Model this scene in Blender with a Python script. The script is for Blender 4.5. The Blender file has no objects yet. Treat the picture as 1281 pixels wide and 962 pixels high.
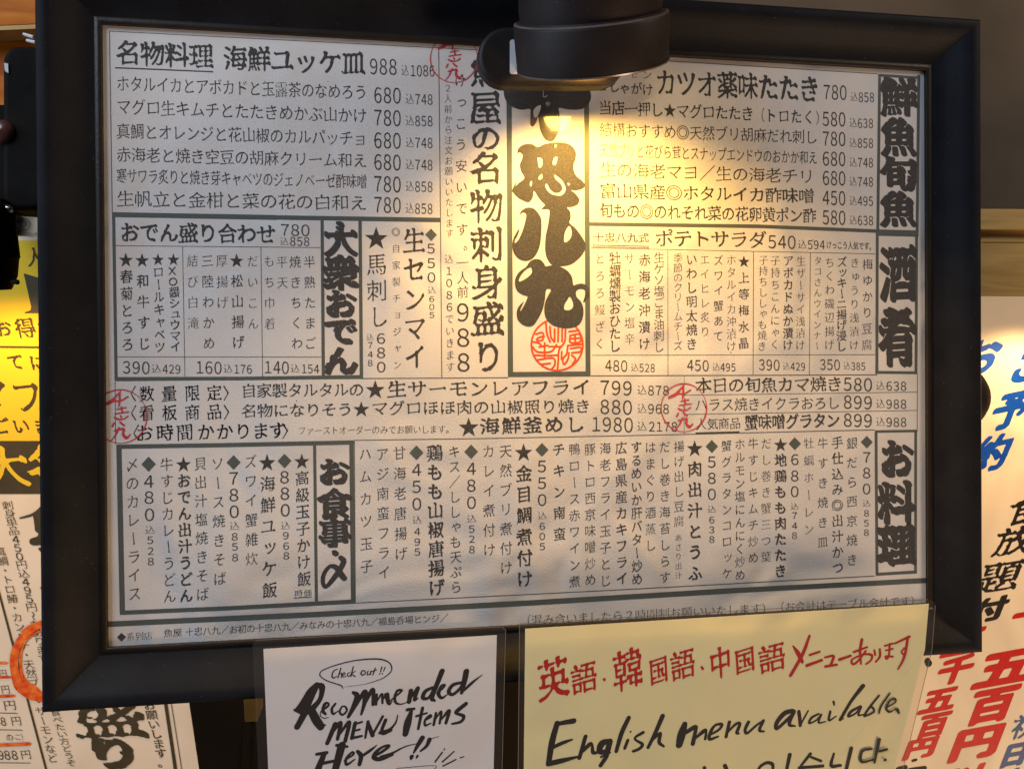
import bpy, math, random
import numpy as np
from mathutils import Vector, Matrix

random.seed(7)
rng = np.random.default_rng(7)
S = bpy.context.scene
COL = S.collection

# ------------------------------------------------------------------ camera
CAM = np.array([-0.10959889, -0.55296631, -0.02963139])
YAW, PITCH, ROLL = 0.1512048, -0.00618796, -0.0065986
FOC, CX, CY = 1000.0, 640.5, 481.0
FWD = np.array([math.sin(YAW)*math.cos(PITCH), math.cos(YAW)*math.cos(PITCH), math.sin(PITCH)])
_r = np.array([math.cos(YAW), -math.sin(YAW), 0.0])
_u = np.cross(_r, FWD)
RGT = _r*math.cos(ROLL)+_u*math.sin(ROLL)
UPV = -_r*math.sin(ROLL)+_u*math.cos(ROLL)
cd = bpy.data.cameras.new('camera')
cam = bpy.data.objects.new('camera', cd)
COL.objects.link(cam)
cd.sensor_width = 36.0
cd.lens = FOC/1281*36
cd.clip_start = 0.01
cd.clip_end = 60
M = Matrix(((RGT[0], UPV[0], -FWD[0], CAM[0]), (RGT[1], UPV[1], -FWD[1], CAM[1]),
            (RGT[2], UPV[2], -FWD[2], CAM[2]), (0, 0, 0, 1)))
cam.matrix_world = M
S.camera = cam
cd.dof.use_dof = False

# ------------------------------------------------------------------ world + lamps
W = bpy.data.worlds.new('World')
S.world = W
W.use_nodes = True
bg = W.node_tree.nodes['Background']
bg.inputs[0].default_value = (0.55, 0.62, 0.80, 1)
bg.inputs[1].default_value = 0.035
S.view_settings.view_transform = 'Standard'
S.view_settings.look = 'None'
S.view_settings.exposure = 0
S.view_settings.gamma = 1
S.cycles.filter_width = 1.5
S.cycles.max_bounces = 6
S.cycles.transparent_max_bounces = 12
S.cycles.caustics_reflective = False
S.cycles.caustics_refractive = False


def light(name, kind, loc, target, power, color, **kw):
    l = bpy.data.lights.new(name, kind)
    l.energy = power
    l.color = color
    for k, v in kw.items():
        setattr(l, k, v)
    o = bpy.data.objects.new(name, l)
    COL.objects.link(o)
    o.location = loc
    d = Vector(target)-Vector(loc)
    o.rotation_euler = d.to_track_quat('-Z', 'Y').to_euler()
    return o


def at(x, y, d=0.0):
    """point where the sight line through a photo pixel meets the plane Y = d"""
    v = FWD+RGT*((x-CX)/FOC)-UPV*((y-CY)/FOC)
    return CAM+v*((d-CAM[1])/v[1])


def at2(x, y, d=0.0):
    x = np.asarray(x, float)
    y = np.asarray(y, float)
    v = FWD[None]+RGT[None]*((x[:, None]-CX)/FOC)-UPV[None]*((y[:, None]-CY)/FOC)
    p = CAM+v*((d-CAM[1])/v[:, 1])[:, None]
    return p[:, [0, 2]]


def linear_falloff(o, strength):
    """reflector lamp: the beam spreads less than a bare bulb's"""
    l = o.data
    l.use_nodes = True
    nt = l.node_tree
    em = nt.nodes['Emission']
    fo = nt.nodes.new('ShaderNodeLightFalloff')
    fo.inputs['Strength'].default_value = strength
    nt.links.new(fo.outputs['Linear'], em.inputs['Strength'])


# cool room light from the shop front, behind and left of the camera
light('shopfront_light', 'AREA', (-1.25, -0.85, 1.0), (0, 0, 0.05), 23, (0.72, 0.83, 1.0), shape='RECTANGLE', size=0.8, size_y=0.8)
# warm dining room light, low right
light('dining_room_light', 'AREA', (1.5, -0.8, -1.6), (0.1, 0, -0.15), 48, (1.0, 0.66, 0.40), shape='RECTANGLE', size=0.9, size_y=0.6)
# added cool strip at the left for a bluish highlight on the frame
light('side_fill_light', 'AREA', (-1.7, -0.42, 0.15), (-0.3, 0, 0.0), 12, (0.70, 0.82, 1.0), shape='RECTANGLE', size=0.35, size_y=1.3)
# added warm fill, upper right, to brighten the wall and pine rail
light('upper_fill_light', 'AREA', (1.9, -1.0, 1.4), (0.2, 0.1, 0.1), 18, (1.0, 0.80, 0.62), shape='DISK', size=0.35)
# lamp of the clip spotlight in front of the menu
MOUTH = at(741, 81, -0.055)                       # centre of the lamp's opening
AXIS = -UPV*math.cos(math.radians(30.5))+FWD*math.sin(math.radians(30.5))+RGT*0.095
AXIS = AXIS/np.linalg.norm(AXIS)
SPOT_AT = MOUTH-AXIS*0.001
spot = light('spotlight_bulb', 'SPOT', SPOT_AT, (SPOT_AT[0]+0.022, 0.0, SPOT_AT[2]-0.17), 38.0, (1.0, 0.53, 0.085),
             spot_size=math.radians(132), spot_blend=0.75, shadow_soft_size=0.010)
linear_falloff(spot, 1.0)
# bulb of the black spotlight at the left, over the lamplit poster
LS = at(-10, 372, 0.050)
o_ = light('left_spotlight_bulb', 'SPOT', LS, at(30, 640, 0.10), 8.5, (1.0, 0.52, 0.08), spot_size=math.radians(165), spot_blend=0.8, shadow_soft_size=0.008)
linear_falloff(o_, 1.0)
# bulb over the handwritten poster at the right
RS = at(1345, 395, 0.07)
o_ = light('right_spotlight_bulb', 'SPOT', RS, at(1245, 640, 0.12), 16.0, (1.0, 0.59, 0.25), spot_size=math.radians(120), spot_blend=0.5, shadow_soft_size=0.012)
linear_falloff(o_, 1.0)


# ------------------------------------------------------------------ materials
def mat(name, color, rough=0.6, metal=0.0, spec=0.18, nscale=None, namp=0.0, col2=None, bump=0.0, bscale=300, coat=0.0, speck=None, emis=None, wave=None):
    m = bpy.data.materials.new(name)
    m.use_nodes = True
    nt = m.node_tree
    b = nt.nodes['Principled BSDF']
    b.inputs['Base Color'].default_value = (*color, 1)
    b.inputs['Roughness'].default_value = rough
    b.inputs['Metallic'].default_value = metal
    b.inputs['Specular IOR Level'].default_value = spec
    b.inputs['Coat Weight'].default_value = coat
    b.inputs['Coat Roughness'].default_value = 0.12
    tc = nt.nodes.new('ShaderNodeTexCoord')
    last = None
    if nscale:
        n = nt.nodes.new('ShaderNodeTexNoise')
        n.inputs['Scale'].default_value = nscale
        n.inputs['Detail'].default_value = 6
        nt.links.new(tc.outputs['Object'], n.inputs['Vector'])
        r = nt.nodes.new('ShaderNodeMapRange')
        r.inputs[1].default_value = 0.5-namp
        r.inputs[2].default_value = 0.5+namp
        nt.links.new(n.outputs['Fac'], r.inputs[0])
        mx = nt.nodes.new('ShaderNodeMix')
        mx.data_type = 'RGBA'
        mx.inputs[6].default_value = (*color, 1)
        mx.inputs[7].default_value = (*(col2 or color), 1)
        nt.links.new(r.outputs[0], mx.inputs[0])
        last = mx.outputs[2]
    if speck:
        # speckle: scale, threshold, colour
        n = nt.nodes.new('ShaderNodeTexNoise')
        n.inputs['Scale'].default_value = speck[0]
        n.inputs['Detail'].default_value = 2
        nt.links.new(tc.outputs['Object'], n.inputs['Vector'])
        r = nt.nodes.new('ShaderNodeMapRange')
        r.inputs[1].default_value = speck[1]
        r.inputs[2].default_value = speck[1]+speck[3]
        nt.links.new(n.outputs['Fac'], r.inputs[0])
        mx = nt.nodes.new('ShaderNodeMix')
        mx.data_type = 'RGBA'
        mx.inputs[6].default_value = (*color, 1)
        mx.inputs[7].default_value = (*speck[2], 1)
        if last:
            nt.links.new(last, mx.inputs[6])
        nt.links.new(r.outputs[0], mx.inputs[0])
        last = mx.outputs[2]
    if last:
        nt.links.new(last, b.inputs['Base Color'])
    if bump:
        n = nt.nodes.new('ShaderNodeTexNoise')
        n.inputs['Scale'].default_value = bscale
        n.inputs['Detail'].default_value = 4
        nt.links.new(tc.outputs['Object'], n.inputs['Vector'])
        bp = nt.nodes.new('ShaderNodeBump')
        bp.inputs['Strength'].default_value = bump
        bp.inputs['Distance'].default_value = 0.001
        nt.links.new(n.outputs['Fac'], bp.inputs['Height'])
        if wave:
            n2 = nt.nodes.new('ShaderNodeTexNoise')
            n2.inputs['Scale'].default_value = wave[0]
            n2.inputs['Detail'].default_value = 2
            n2.inputs['Distortion'].default_value = 0.8
            nt.links.new(tc.outputs['Object'], n2.inputs['Vector'])
            b2 = nt.nodes.new('ShaderNodeBump')
            b2.inputs['Strength'].default_value = 1.0
            b2.inputs['Distance'].default_value = wave[1]
            nt.links.new(n2.outputs['Fac'], b2.inputs['Height'])
            nt.links.new(b2.outputs[0], bp.inputs['Normal'])
        nt.links.new(bp.outputs[0], b.inputs['Normal'])
    if emis:
        b.inputs['Emission Color'].default_value = (*emis[0], 1)
        b.inputs['Emission Strength'].default_value = emis[1]
    return m


def clear_film(name, tint=(0.97, 0.97, 0.95), refl=0.045, rough=0.08, haze=0.0):
    m = bpy.data.materials.new(name)
    m.use_nodes = True
    nt = m.node_tree
    nt.nodes.clear()
    out = nt.nodes.new('ShaderNodeOutputMaterial')
    tr = nt.nodes.new('ShaderNodeBsdfTransparent')
    tr.inputs[0].default_value = (*tint, 1)
    gl = nt.nodes.new('ShaderNodeBsdfGlossy')
    gl.inputs['Roughness'].default_value = rough
    gl.inputs[0].default_value = (1, 1, 1, 1)
    # slightly wavy film, so that reflections break up
    tcf = nt.nodes.new('ShaderNodeTexCoord')
    nf = nt.nodes.new('ShaderNodeTexNoise')
    nf.inputs['Scale'].default_value = 22
    nf.inputs['Detail'].default_value = 3
    bf = nt.nodes.new('ShaderNodeBump')
    bf.inputs['Strength'].default_value = 0.14 if haze else 0.04
    bf.inputs['Distance'].default_value = 0.004
    nt.links.new(tcf.outputs['Object'], nf.inputs['Vector'])
    nt.links.new(nf.outputs['Fac'], bf.inputs['Height'])
    nt.links.new(bf.outputs[0], gl.inputs['Normal'])
    lw = nt.nodes.new('ShaderNodeFresnel')
    lw.inputs[0].default_value = 1.45
    mx = nt.nodes.new('ShaderNodeMixShader')
    # only the outer faces reflect: light leaving the sheet passes straight through
    ge = nt.nodes.new('ShaderNodeNewGeometry')
    mm = nt.nodes.new('ShaderNodeMath')
    mm.operation = 'MULTIPLY_ADD'
    mm.inputs[1].default_value = -1.0
    mm.inputs[2].default_value = 1.0
    nt.links.new(ge.outputs['Backfacing'], mm.inputs[0])
    m3 = nt.nodes.new('ShaderNodeMath')
    m3.operation = 'MULTIPLY'
    nt.links.new(mm.outputs[0], m3.inputs[0])
    nt.links.new(lw.outputs[0], m3.inputs[1])
    nt.links.new(m3.outputs[0], mx.inputs[0])
    nt.links.new(tr.outputs[0], mx.inputs[1])
    nt.links.new(gl.outputs[0], mx.inputs[2])
    last = mx
    if haze:
        df = nt.nodes.new('ShaderNodeBsdfDiffuse')
        df.inputs[0].default_value = (0.7, 0.7, 0.7, 1)
        m2 = nt.nodes.new('ShaderNodeMixShader')
        m2.inputs[0].default_value = haze
        nt.links.new(mx.outputs[0], m2.inputs[1])
        nt.links.new(df.outputs[0], m2.inputs[2])
        last = m2
    nt.links.new(last.outputs[0], out.inputs[0])
    return m


MT = dict(
    paper=mat('menu_paper', (0.70, 0.69, 0.69), 0.62, nscale=9, namp=0.22, col2=(0.63, 0.625, 0.63), bump=0.25, bscale=900, wave=(9, 0.009), speck=(420, 0.73, (0.42, 0.40, 0.38), 0.05)),
    ink=mat('black_print', (0.036, 0.036, 0.038), 0.65, spec=0.15, speck=(2600, 0.50, (0.13, 0.12, 0.11), 0.12)),
    ink2=mat('large_black_print', (0.045, 0.046, 0.051), 0.6, spec=0.15, speck=(1900, 0.50, (0.13, 0.12, 0.11), 0.18)),
    band=mat('grey_green_rule', (0.085, 0.105, 0.103), 0.5, speck=(1900, 0.52, (0.17, 0.18, 0.17), 0.2)),
    thin=mat('thin_rule', (0.13, 0.13, 0.13), 0.5),
    seal=mat('vermilion_seal', (0.62, 0.075, 0.012), 0.5, speck=(1500, 0.5, (0.75, 0.16, 0.05), 0.2)),
    stamp=mat('red_stamp_ink', (0.50, 0.03, 0.045), 0.55, nscale=160, namp=0.2, col2=(0.58, 0.08, 0.10)),
    frame=mat('black_satin_frame', (0.0065, 0.007, 0.0095), 0.50, spec=0.08, nscale=40, namp=0.2, col2=(0.010, 0.011, 0.014), bump=0.12, bscale=700, speck=(900, 0.74, (0.10, 0.10, 0.10), 0.03)),
    reveal=mat('frame_inner_lip', (0.016, 0.012, 0.008), 0.4, spec=0.3, nscale=90, namp=0.2, col2=(0.010, 0.008, 0.006), bump=0.2, bscale=600),
    backing=mat('grey_backing_board', (0.25, 0.24, 0.22), 0.8, nscale=30, namp=0.2, col2=(0.2, 0.19, 0.17)),
    acrylic=clear_film('acrylic_cover', (0.985, 0.985, 0.98), rough=0.10),
    film=clear_film('laminate_film', (0.95, 0.94, 0.92), rough=0.10, haze=0.012),
    lamp=mat('black_lamp_plastic', (0.011, 0.0075, 0.007), 0.5, spec=0.2, nscale=60, namp=0.2, col2=(0.016, 0.011, 0.010), bump=0.2, bscale=1200, speck=(1400, 0.74, (0.09, 0.07, 0.06), 0.03)),
    lampedge=mat('lamp_edge_highlight', (0.13, 0.095, 0.085), 0.3, spec=0.8, nscale=200, namp=0.2, col2=(0.08, 0.06, 0.055)),  # lighter colour paints the highlight along the lamp rims
    lampin=mat('lamp_inner_reflector', (0.30, 0.22, 0.12), 0.4, nscale=40, namp=0.2, col2=(0.25, 0.18, 0.1)),
    label=mat('pale_lamp_label', (0.62, 0.60, 0.60), 0.5, nscale=50, namp=0.2, col2=(0.52, 0.5, 0.5)),
    rubber=mat('dark_rubber', (0.004, 0.0032, 0.0025), 0.7, spec=0.05, nscale=80, namp=0.2, col2=(0.010, 0.008, 0.006)),
    edge=mat('film_edge', (0.16, 0.14, 0.11), 0.35),
    chrome=mat('chrome', (0.55, 0.54, 0.52), 0.2, metal=1.0, nscale=60, namp=0.2, col2=(0.4, 0.4, 0.4)),
    white=mat('white_card', (0.80, 0.83, 0.92), 0.5, coat=0.08, nscale=14, namp=0.2, col2=(0.76, 0.785, 0.88), bump=0.1, bscale=60, wave=(7, 0.008)),
    green=mat('pale_green_card', (0.90, 0.86, 0.54), 0.5, coat=0.08, nscale=7, namp=0.2, col2=(0.84, 0.82, 0.50), bump=0.15, bscale=40, wave=(7, 0.010)),
    marker=mat('black_marker', (0.009, 0.008, 0.010), 0.6, spec=0.15, nscale=200, namp=0.2, col2=(0.018, 0.015, 0.017)),
    redmark=mat('red_marker', (0.46, 0.004, 0.006), 0.45, nscale=200, namp=0.2, col2=(0.54, 0.012, 0.010)),
    bluemark=mat('blue_poster_paint', (0.002, 0.055, 0.42), 0.5, nscale=120, namp=0.2, col2=(0.004, 0.08, 0.5)),
    violet=mat('faded_violet_blue_paint', (0.085, 0.08, 0.25), 0.5, nscale=120, namp=0.2, col2=(0.03, 0.13, 0.26)),
    poster=mat('cream_poster_paper', (0.78, 0.71, 0.58), 0.7, nscale=12, namp=0.2, col2=(0.72, 0.66, 0.54), bump=0.15, bscale=50, wave=(6, 0.010)),
    lposter=mat('printed_poster_paper', (0.78, 0.64, 0.47), 0.6, nscale=12, namp=0.2, col2=(0.72, 0.59, 0.43), bump=0.15, bscale=60, wave=(6, 0.010)),
    yposter=mat('lamplit_poster_yellow', (0.80, 0.54, 0.035), 0.6, spec=0.1, nscale=12, namp=0.2, col2=(0.76, 0.50, 0.03)),  # the lamp's yellow glow, put into the colour of pale paper
    brown=mat('brown_black_print', (0.055, 0.042, 0.018), 0.5, nscale=90, namp=0.2, col2=(0.07, 0.055, 0.03)),
    orange=mat('orange_marker', (0.62, 0.035, 0.006), 0.5, nscale=160, namp=0.14, col2=(0.82, 0.20, 0.03)),
    plate=mat('cream_rating_plate', (0.85, 0.72, 0.5), 0.5, nscale=70, namp=0.2, col2=(0.36, 0.3, 0.2)),
)


def wood(name, c1, c2, scale=6, stretch=(1, 1, 14)):
    m = bpy.data.materials.new(name)
    m.use_nodes = True
    nt = m.node_tree
    b = nt.nodes['Principled BSDF']
    b.inputs['Roughness'].default_value = 0.55
    b.inputs['Specular IOR Level'].default_value = 0.12
    tc = nt.nodes.new('ShaderNodeTexCoord')
    mp = nt.nodes.new('ShaderNodeMapping')
    mp.inputs['Scale'].default_value = stretch
    nt.links.new(tc.outputs['Object'], mp.inputs[0])
    n = nt.nodes.new('ShaderNodeTexNoise')
    n.inputs['Scale'].default_value = scale
    n.inputs['Detail'].default_value = 8
    n.inputs['Distortion'].default_value = 0.6
    nt.links.new(mp.outputs[0], n.inputs['Vector'])
    r = nt.nodes.new('ShaderNodeValToRGB')
    r.color_ramp.elements[0].position = 0.35
    r.color_ramp.elements[1].position = 0.65
    r.color_ramp.elements[0].color = (*c1, 1)
    r.color_ramp.elements[1].color = (*c2, 1)
    nt.links.new(n.outputs['Fac'], r.inputs[0])
    nt.links.new(r.outputs[0], b.inputs['Base Color'])
    bp = nt.nodes.new('ShaderNodeBump')
    bp.inputs['Strength'].default_value = 0.2
    bp.inputs['Distance'].default_value = 0.001
    nt.links.new(n.outputs['Fac'], bp.inputs['Height'])
    nt.links.new(bp.outputs[0], b.inputs['Normal'])
    return m


MT['wood'] = wood('pale_pine_rail', (0.42, 0.27, 0.09), (0.54, 0.36, 0.13), 9)
MT['oak'] = wood('lamplit_brown_board', (0.28, 0.055, 0.002), (0.52, 0.16, 0.008), 7, (1, 1, 9))  # orange deepened in place of warm lamp light on the wood
MT['wall'] = mat('brown_plaster_wall', (0.115, 0.088, 0.060), 0.85, nscale=6, namp=0.2, col2=(0.062, 0.050, 0.036), bump=0.3, bscale=120)
MT['dark'] = mat('near_black_plane', (0.006, 0.004, 0.003), 0.8, spec=0.1, nscale=6, namp=0.25, col2=(0.012, 0.008, 0.004), bump=0.3, bscale=60)


# ------------------------------------------------------------------ object helpers
def obj(name, verts, faces, m, parent=None, smooth=False):
    me = bpy.data.meshes.new(name)
    me.from_pydata([tuple(map(float, v)) for v in verts], [], [tuple(f) for f in faces])
    me.materials.append(m)
    if smooth:
        me.polygons.foreach_set('use_smooth', [True]*len(me.polygons))
    o = bpy.data.objects.new(name, me)
    COL.objects.link(o)
    if parent is not None:
        o.parent = parent
        o.matrix_parent_inverse = Matrix.Identity(4)
        pl = Vector(wloc(parent))
        for v in me.vertices:
            v.co -= pl
    return o


def wloc(o):
    p = Vector((0, 0, 0))
    while o is not None:
        p += o.location
        o = o.parent
    return p


def thing(name, label, cat, loc=(0, 0, 0), group=None):
    o = bpy.data.objects.new(name, None)
    o.empty_display_size = 0.02
    COL.objects.link(o)
    o.location = loc
    o['label'] = label
    o['category'] = cat
    if group:
        o['group'] = group
    return o


def slab(poly, d0, d1):
    """polygon of (x, z) points extruded from Y=d0 (front) to Y=d1 (back)"""
    n = len(poly)
    v = [(x, d0, z) for x, z in poly]+[(x, d1, z) for x, z in poly]
    f = [tuple(range(n)), tuple(range(2*n-1, n-1, -1))]
    f += [(i, i+n, (i+1) % n+n, (i+1) % n) for i in range(n)]
    return v, f


def pxslab(pts, d0, d1):
    a = at2([p[0] for p in pts], [p[1] for p in pts], d0)
    return slab([tuple(q) for q in a], d0, d1)


# ------------------------------------------------------------------ lettering engine
def contour(F, lev=0.5):
    """closed loops of the level set of a 2-D field (marching squares)"""
    F = np.pad(F, 1, constant_values=0.0)
    H, Wd = F.shape
    B = F > lev
    a, b, c, d = B[:-1, :-1], B[:-1, 1:], B[1:, 1:], B[1:, :-1]
    code = a*1+b*2+c*4+d*8
    seg = {}
    T = {1: [(3, 0)], 2: [(0, 1)], 3: [(3, 1)], 4: [(1, 2)], 5: [(3, 2), (1, 0)], 6: [(0, 2)], 7: [(3, 2)],
         8: [(2, 3)], 9: [(2, 0)], 10: [(0, 3), (2, 1)], 11: [(2, 1)], 12: [(1, 3)], 13: [(1, 0)], 14: [(0, 3)]}
    ys, xs = np.nonzero((code > 0) & (code < 15))
    for y, x in zip(ys.tolist(), xs.tolist()):
        for e0, e1 in T[int(code[y, x])]:
            k = []
            for e in (e0, e1):
                k.append((0, y, x) if e == 0 else (1, y, x+1) if e == 1 else (0, y+1, x) if e == 2 else (1, y, x))
            seg[k[0]] = k[1]
    loops = []
    while seg:
        s = next(iter(seg))
        L = []
        k = s
        while k in seg:
            nx = seg.pop(k)
            t, y, x = k
            if t == 0:
                f0, f1 = F[y, x], F[y, x+1]
                L.append((x+(lev-f0)/(f1-f0)-1, y-1))
            else:
                f0, f1 = F[y, x], F[y+1, x]
                L.append((x-1, y+(lev-f0)/(f1-f0)-1))
            k = nx
        if len(L) > 5:
            loops.append(np.array(L))
    return loops


def simplify(P, tol):
    """closed-loop Douglas-Peucker"""
    n = len(P)
    i0 = 0
    i1 = int(np.argmax(((P-P[0])**2).sum(1)))
    if i1 == 0:
        return P
    keep = np.zeros(n+1, bool)
    Q = np.vstack([P, P[:1]])
    keep[[0, i1, n]] = True
    st = [(0, i1), (i1, n)]
    while st:
        a, b = st.pop()
        if b-a < 2:
            continue
        A, Bp = Q[a], Q[b]
        dv = Bp-A
        L = math.hypot(*dv)
        seg = Q[a+1:b]-A
        ds = np.abs(seg[:, 0]*dv[1]-seg[:, 1]*dv[0])/L if L > 1e-9 else np.hypot(seg[:, 0], seg[:, 1])
        i = int(np.argmax(ds))
        if ds[i] > tol:
            k = a+1+i
            keep[k] = True
            st += [(a, k), (k, b)]
    return Q[:-1][keep[:-1]]


def area(P):
    x, y = P[:, 0], P[:, 1]
    return 0.5*float((x*np.roll(y, -1)-np.roll(x, -1)*y).sum())


_pc = bpy.data.curves.new('outline_filler', 'CURVE')
_pc.dimensions = '2D'
_pc.fill_mode = 'BOTH'
_po = bpy.data.objects.new('outline_filler', _pc)
COL.objects.link(_po)


def fill(loops):
    """triangulate a set of outlines (with holes and islands)"""
    loops = [l for l in loops if len(l) >= 3 and abs(area(l)) > 1e-9]
    if not loops:
        return np.zeros((0, 2)), []
    _pc.splines.clear()
    for l in loops:
        sp = _pc.splines.new('POLY')
        sp.points.add(len(l)-1)
        q = np.zeros((len(l), 4))
        q[:, :2] = l
        q[:, 3] = 1
        sp.points.foreach_set('co', q.ravel())
        sp.use_cyclic_u = True
    me = _po.to_mesh()
    co = np.empty(len(me.vertices)*3)
    me.vertices.foreach_get('co', co)
    vs = co.reshape(-1, 3)[:, :2].copy()
    fs = [tuple(p.vertices) for p in me.polygons]
    _po.to_mesh_clear()
    return vs, fs


def box_blur(F, n=1):
    for _ in range(n):
        G = np.pad(F, 1, mode='edge')
        F = (G[:-2, 1:-1]+2*G[1:-1, 1:-1]+G[2:, 1:-1])/4
        G = np.pad(F, 1, mode='edge')
        F = (G[1:-1, :-2]+2*G[1:-1, 1:-1]+G[1:-1, 2:])/4
    return F


def shift(F, dx, dy, fillv=0.0):
    G = np.full_like(F, fillv)
    H, Wd = F.shape
    ys, yd = (slice(0, H-dy), slice(dy, H)) if dy >= 0 else (slice(-dy, H), slice(0, H+dy))
    xs, xd = (slice(0, Wd-dx), slice(dx, Wd)) if dx >= 0 else (slice(-dx, Wd), slice(0, Wd+dx))
    G[yd, xd] = F[ys, xs]
    return G


def nib_offsets(a, b, ang):
    R = int(math.ceil(max(a, b)))
    out = []
    ca, sa = math.cos(ang), math.sin(ang)
    for dy in range(-R, R+1):
        for dx in range(-R, R+1):
            u = dx*ca+dy*sa
            v = -dx*sa+dy*ca
            if (u/max(a, .35))**2+(v/max(b, .35))**2 <= 1.02:
                out.append((dx, dy))
    return out


def dilate(F, offs):
    G = F.copy()
    for dx, dy in offs:
        if dx or dy:
            G = np.maximum(G, shift(F, dx, dy))
    return G


def erode(F, offs):
    return 1-dilate(1-F, offs)


NG = 96           # raster cells per em
PAD = 0.22
_fc = bpy.data.curves.new('glyph_source', 'FONT')
_fo = bpy.data.objects.new('glyph_source', _fc)
COL.objects.link(_fo)
_raw = {}
_cache = {}
_lowf = [box_blur(rng.random((64, 64)), 3) for _ in range(4)]


def raw_mask(ch, N):
    k = (ch, N)
    if k in _raw:
        return _raw[k]
    _fc.body = ch
    _fc.size = 1
    me = _fo.to_mesh()
    nv = len(me.vertices)
    n = int(N*(1+2*PAD))
    if nv == 0:
        _raw[k] = np.zeros((n, n))
        return _raw[k]
    co = np.empty(nv*3)
    me.vertices.foreach_get('co', co)
    co = co.reshape(-1, 3)[:, :2]
    # merge coincident points so that only the outline has single-sided edges
    _, inv = np.unique(np.round(co, 5), axis=0, return_inverse=True)
    inv = inv.ravel()
    edges = {}
    for p in me.polygons:
        vv = list(p.vertices)
        for i in range(len(vv)):
            a, b = int(inv[vv[i]]), int(inv[vv[(i+1) % len(vv)]])
            if a == b:
                continue
            kk = (min(a, b), max(a, b))
            edges[kk] = edges.get(kk, 0)+1
    uc = np.unique(np.round(co, 5), axis=0)
    E = np.array([kk for kk, c in edges.items() if c % 2 == 1])
    _fo.to_mesh_clear()
    X = (uc[:, 0]+PAD)*N
    Y = (0.88+PAD-uc[:, 1])*N     # row down
    T = np.zeros((n, n+1))
    for a, b in E:
        y0, y1, x0, x1 = Y[a], Y[b], X[a], X[b]
        if y0 > y1:
            y0, y1, x0, x1 = y1, y0, x1, x0
        r0, r1 = math.ceil(y0-0.5), math.ceil(y1-0.5)
        for r in range(max(r0, 0), min(r1, n)):
            x = x0+(x1-x0)*((r+0.5)-y0)/(y1-y0)
            c = min(max(int(math.ceil(x-0.5)), 0), n)
            T[r, c] += 1
    G = (np.cumsum(T, 1) % 2)[:, :n]
    _raw[k] = G
    return G


D45 = math.radians(45)
STYLE = {
    # N grid; er erosion, nib half axes and end marks are given in stroke widths of the source glyph
    'D': dict(N=72, er=0.14, nib=None, blur=1, th=0.50, ns=0.0, rise=0.0, ends=0),
    'T': dict(N=88, er=0.20, nib=(0.14, 0.06, D45), blur=1, th=0.44, ns=0.04, rise=0.09, ends=0.8),
    'R': dict(N=88, er=0.19, nib=(0.26, 0.07, D45), blur=1, th=0.46, ns=0.06, rise=0.10, ends=1.0),
    'M': dict(N=88, er=0.14, nib=(0.40, 0.17, D45), blur=1, th=0.47, ns=0.08, rise=0.10, ends=1.2),
    'B': dict(N=110, er=0.12, nib=(0.58, 0.25, D45), blur=2, th=0.48, ns=0.10, rise=0.09, ends=1.5),
    'S': dict(N=110, er=0.12, nib=(0.52, 0.18, D45), blur=2, th=0.47, ns=0.06, rise=0.09, ends=1.7),
    'H': dict(N=120, er=0.04, nib=(0.85, 0.42, math.radians(35)), blur=2, th=0.52, ns=0.10, rise=0.04, ends=2.2, keep=1),
    'P': dict(N=96, er=0.04, nib=(0.80, 0.56, math.radians(-35)), blur=3, th=0.46, ns=0.10, rise=0.12, ends=0),
    'Q': dict(N=96, er=0.10, nib=(0.50, 0.20, math.radians(-40)), blur=2, th=0.46, ns=0.06, rise=0.14, ends=0.8),
}


def stroke_width(G):
    edge = np.abs(np.diff(G, axis=0)).sum()+np.abs(np.diff(G, axis=1)).sum()
    return 2.0*G.sum()/max(edge*0.86, 1)


def run_open(G, n, horiz):
    A = G.copy()
    for i in range(1, n):
        A = np.minimum(A, shift(G, -i, 0) if horiz else shift(G, 0, -i))
    Bm = A.copy()
    for i in range(1, n):
        Bm = np.maximum(Bm, shift(A, i, 0) if horiz else shift(A, 0, i))
    return Bm


def runlen(G, dx, dy, n):
    acc = G.copy()
    cur = G.copy()
    for i in range(1, n):
        cur = cur*shift(G, -dx*i, -dy*i)
        acc += cur
    return acc


def taper(G, N, sw, k=1.0):
    """draw left-falling strokes (and the feet of tall ones) out to a point, as a brush does"""
    depth = G.copy()
    cur = G
    o1 = [(1, 0), (-1, 0), (0, 1), (0, -1)]
    for i in range(int(sw/2)+2):
        cur = erode(cur, o1)
        depth = depth+cur
    out = G.copy()
    for dx, dy, L, amt in ((-1, 1, 0.20, 0.95), (-1, 2, 0.26, 0.95), (-2, 1, 0.24, 0.7), (0, 1, 0.16, 0.45)):
        st = math.hypot(dx, dy)
        T = max(3, int(L*N/st))
        a = runlen(G, dx, dy, T)
        b = runlen(G, -dx, -dy, int(0.17*N/st)+1)
        zone = (b >= int(0.17*N/st)) & (a < T)
        need = (1-a/T)*(sw*0.5+0.5)*amt*k
        out[zone & (depth < need) & (G > .5)] = 0
    return out


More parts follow.
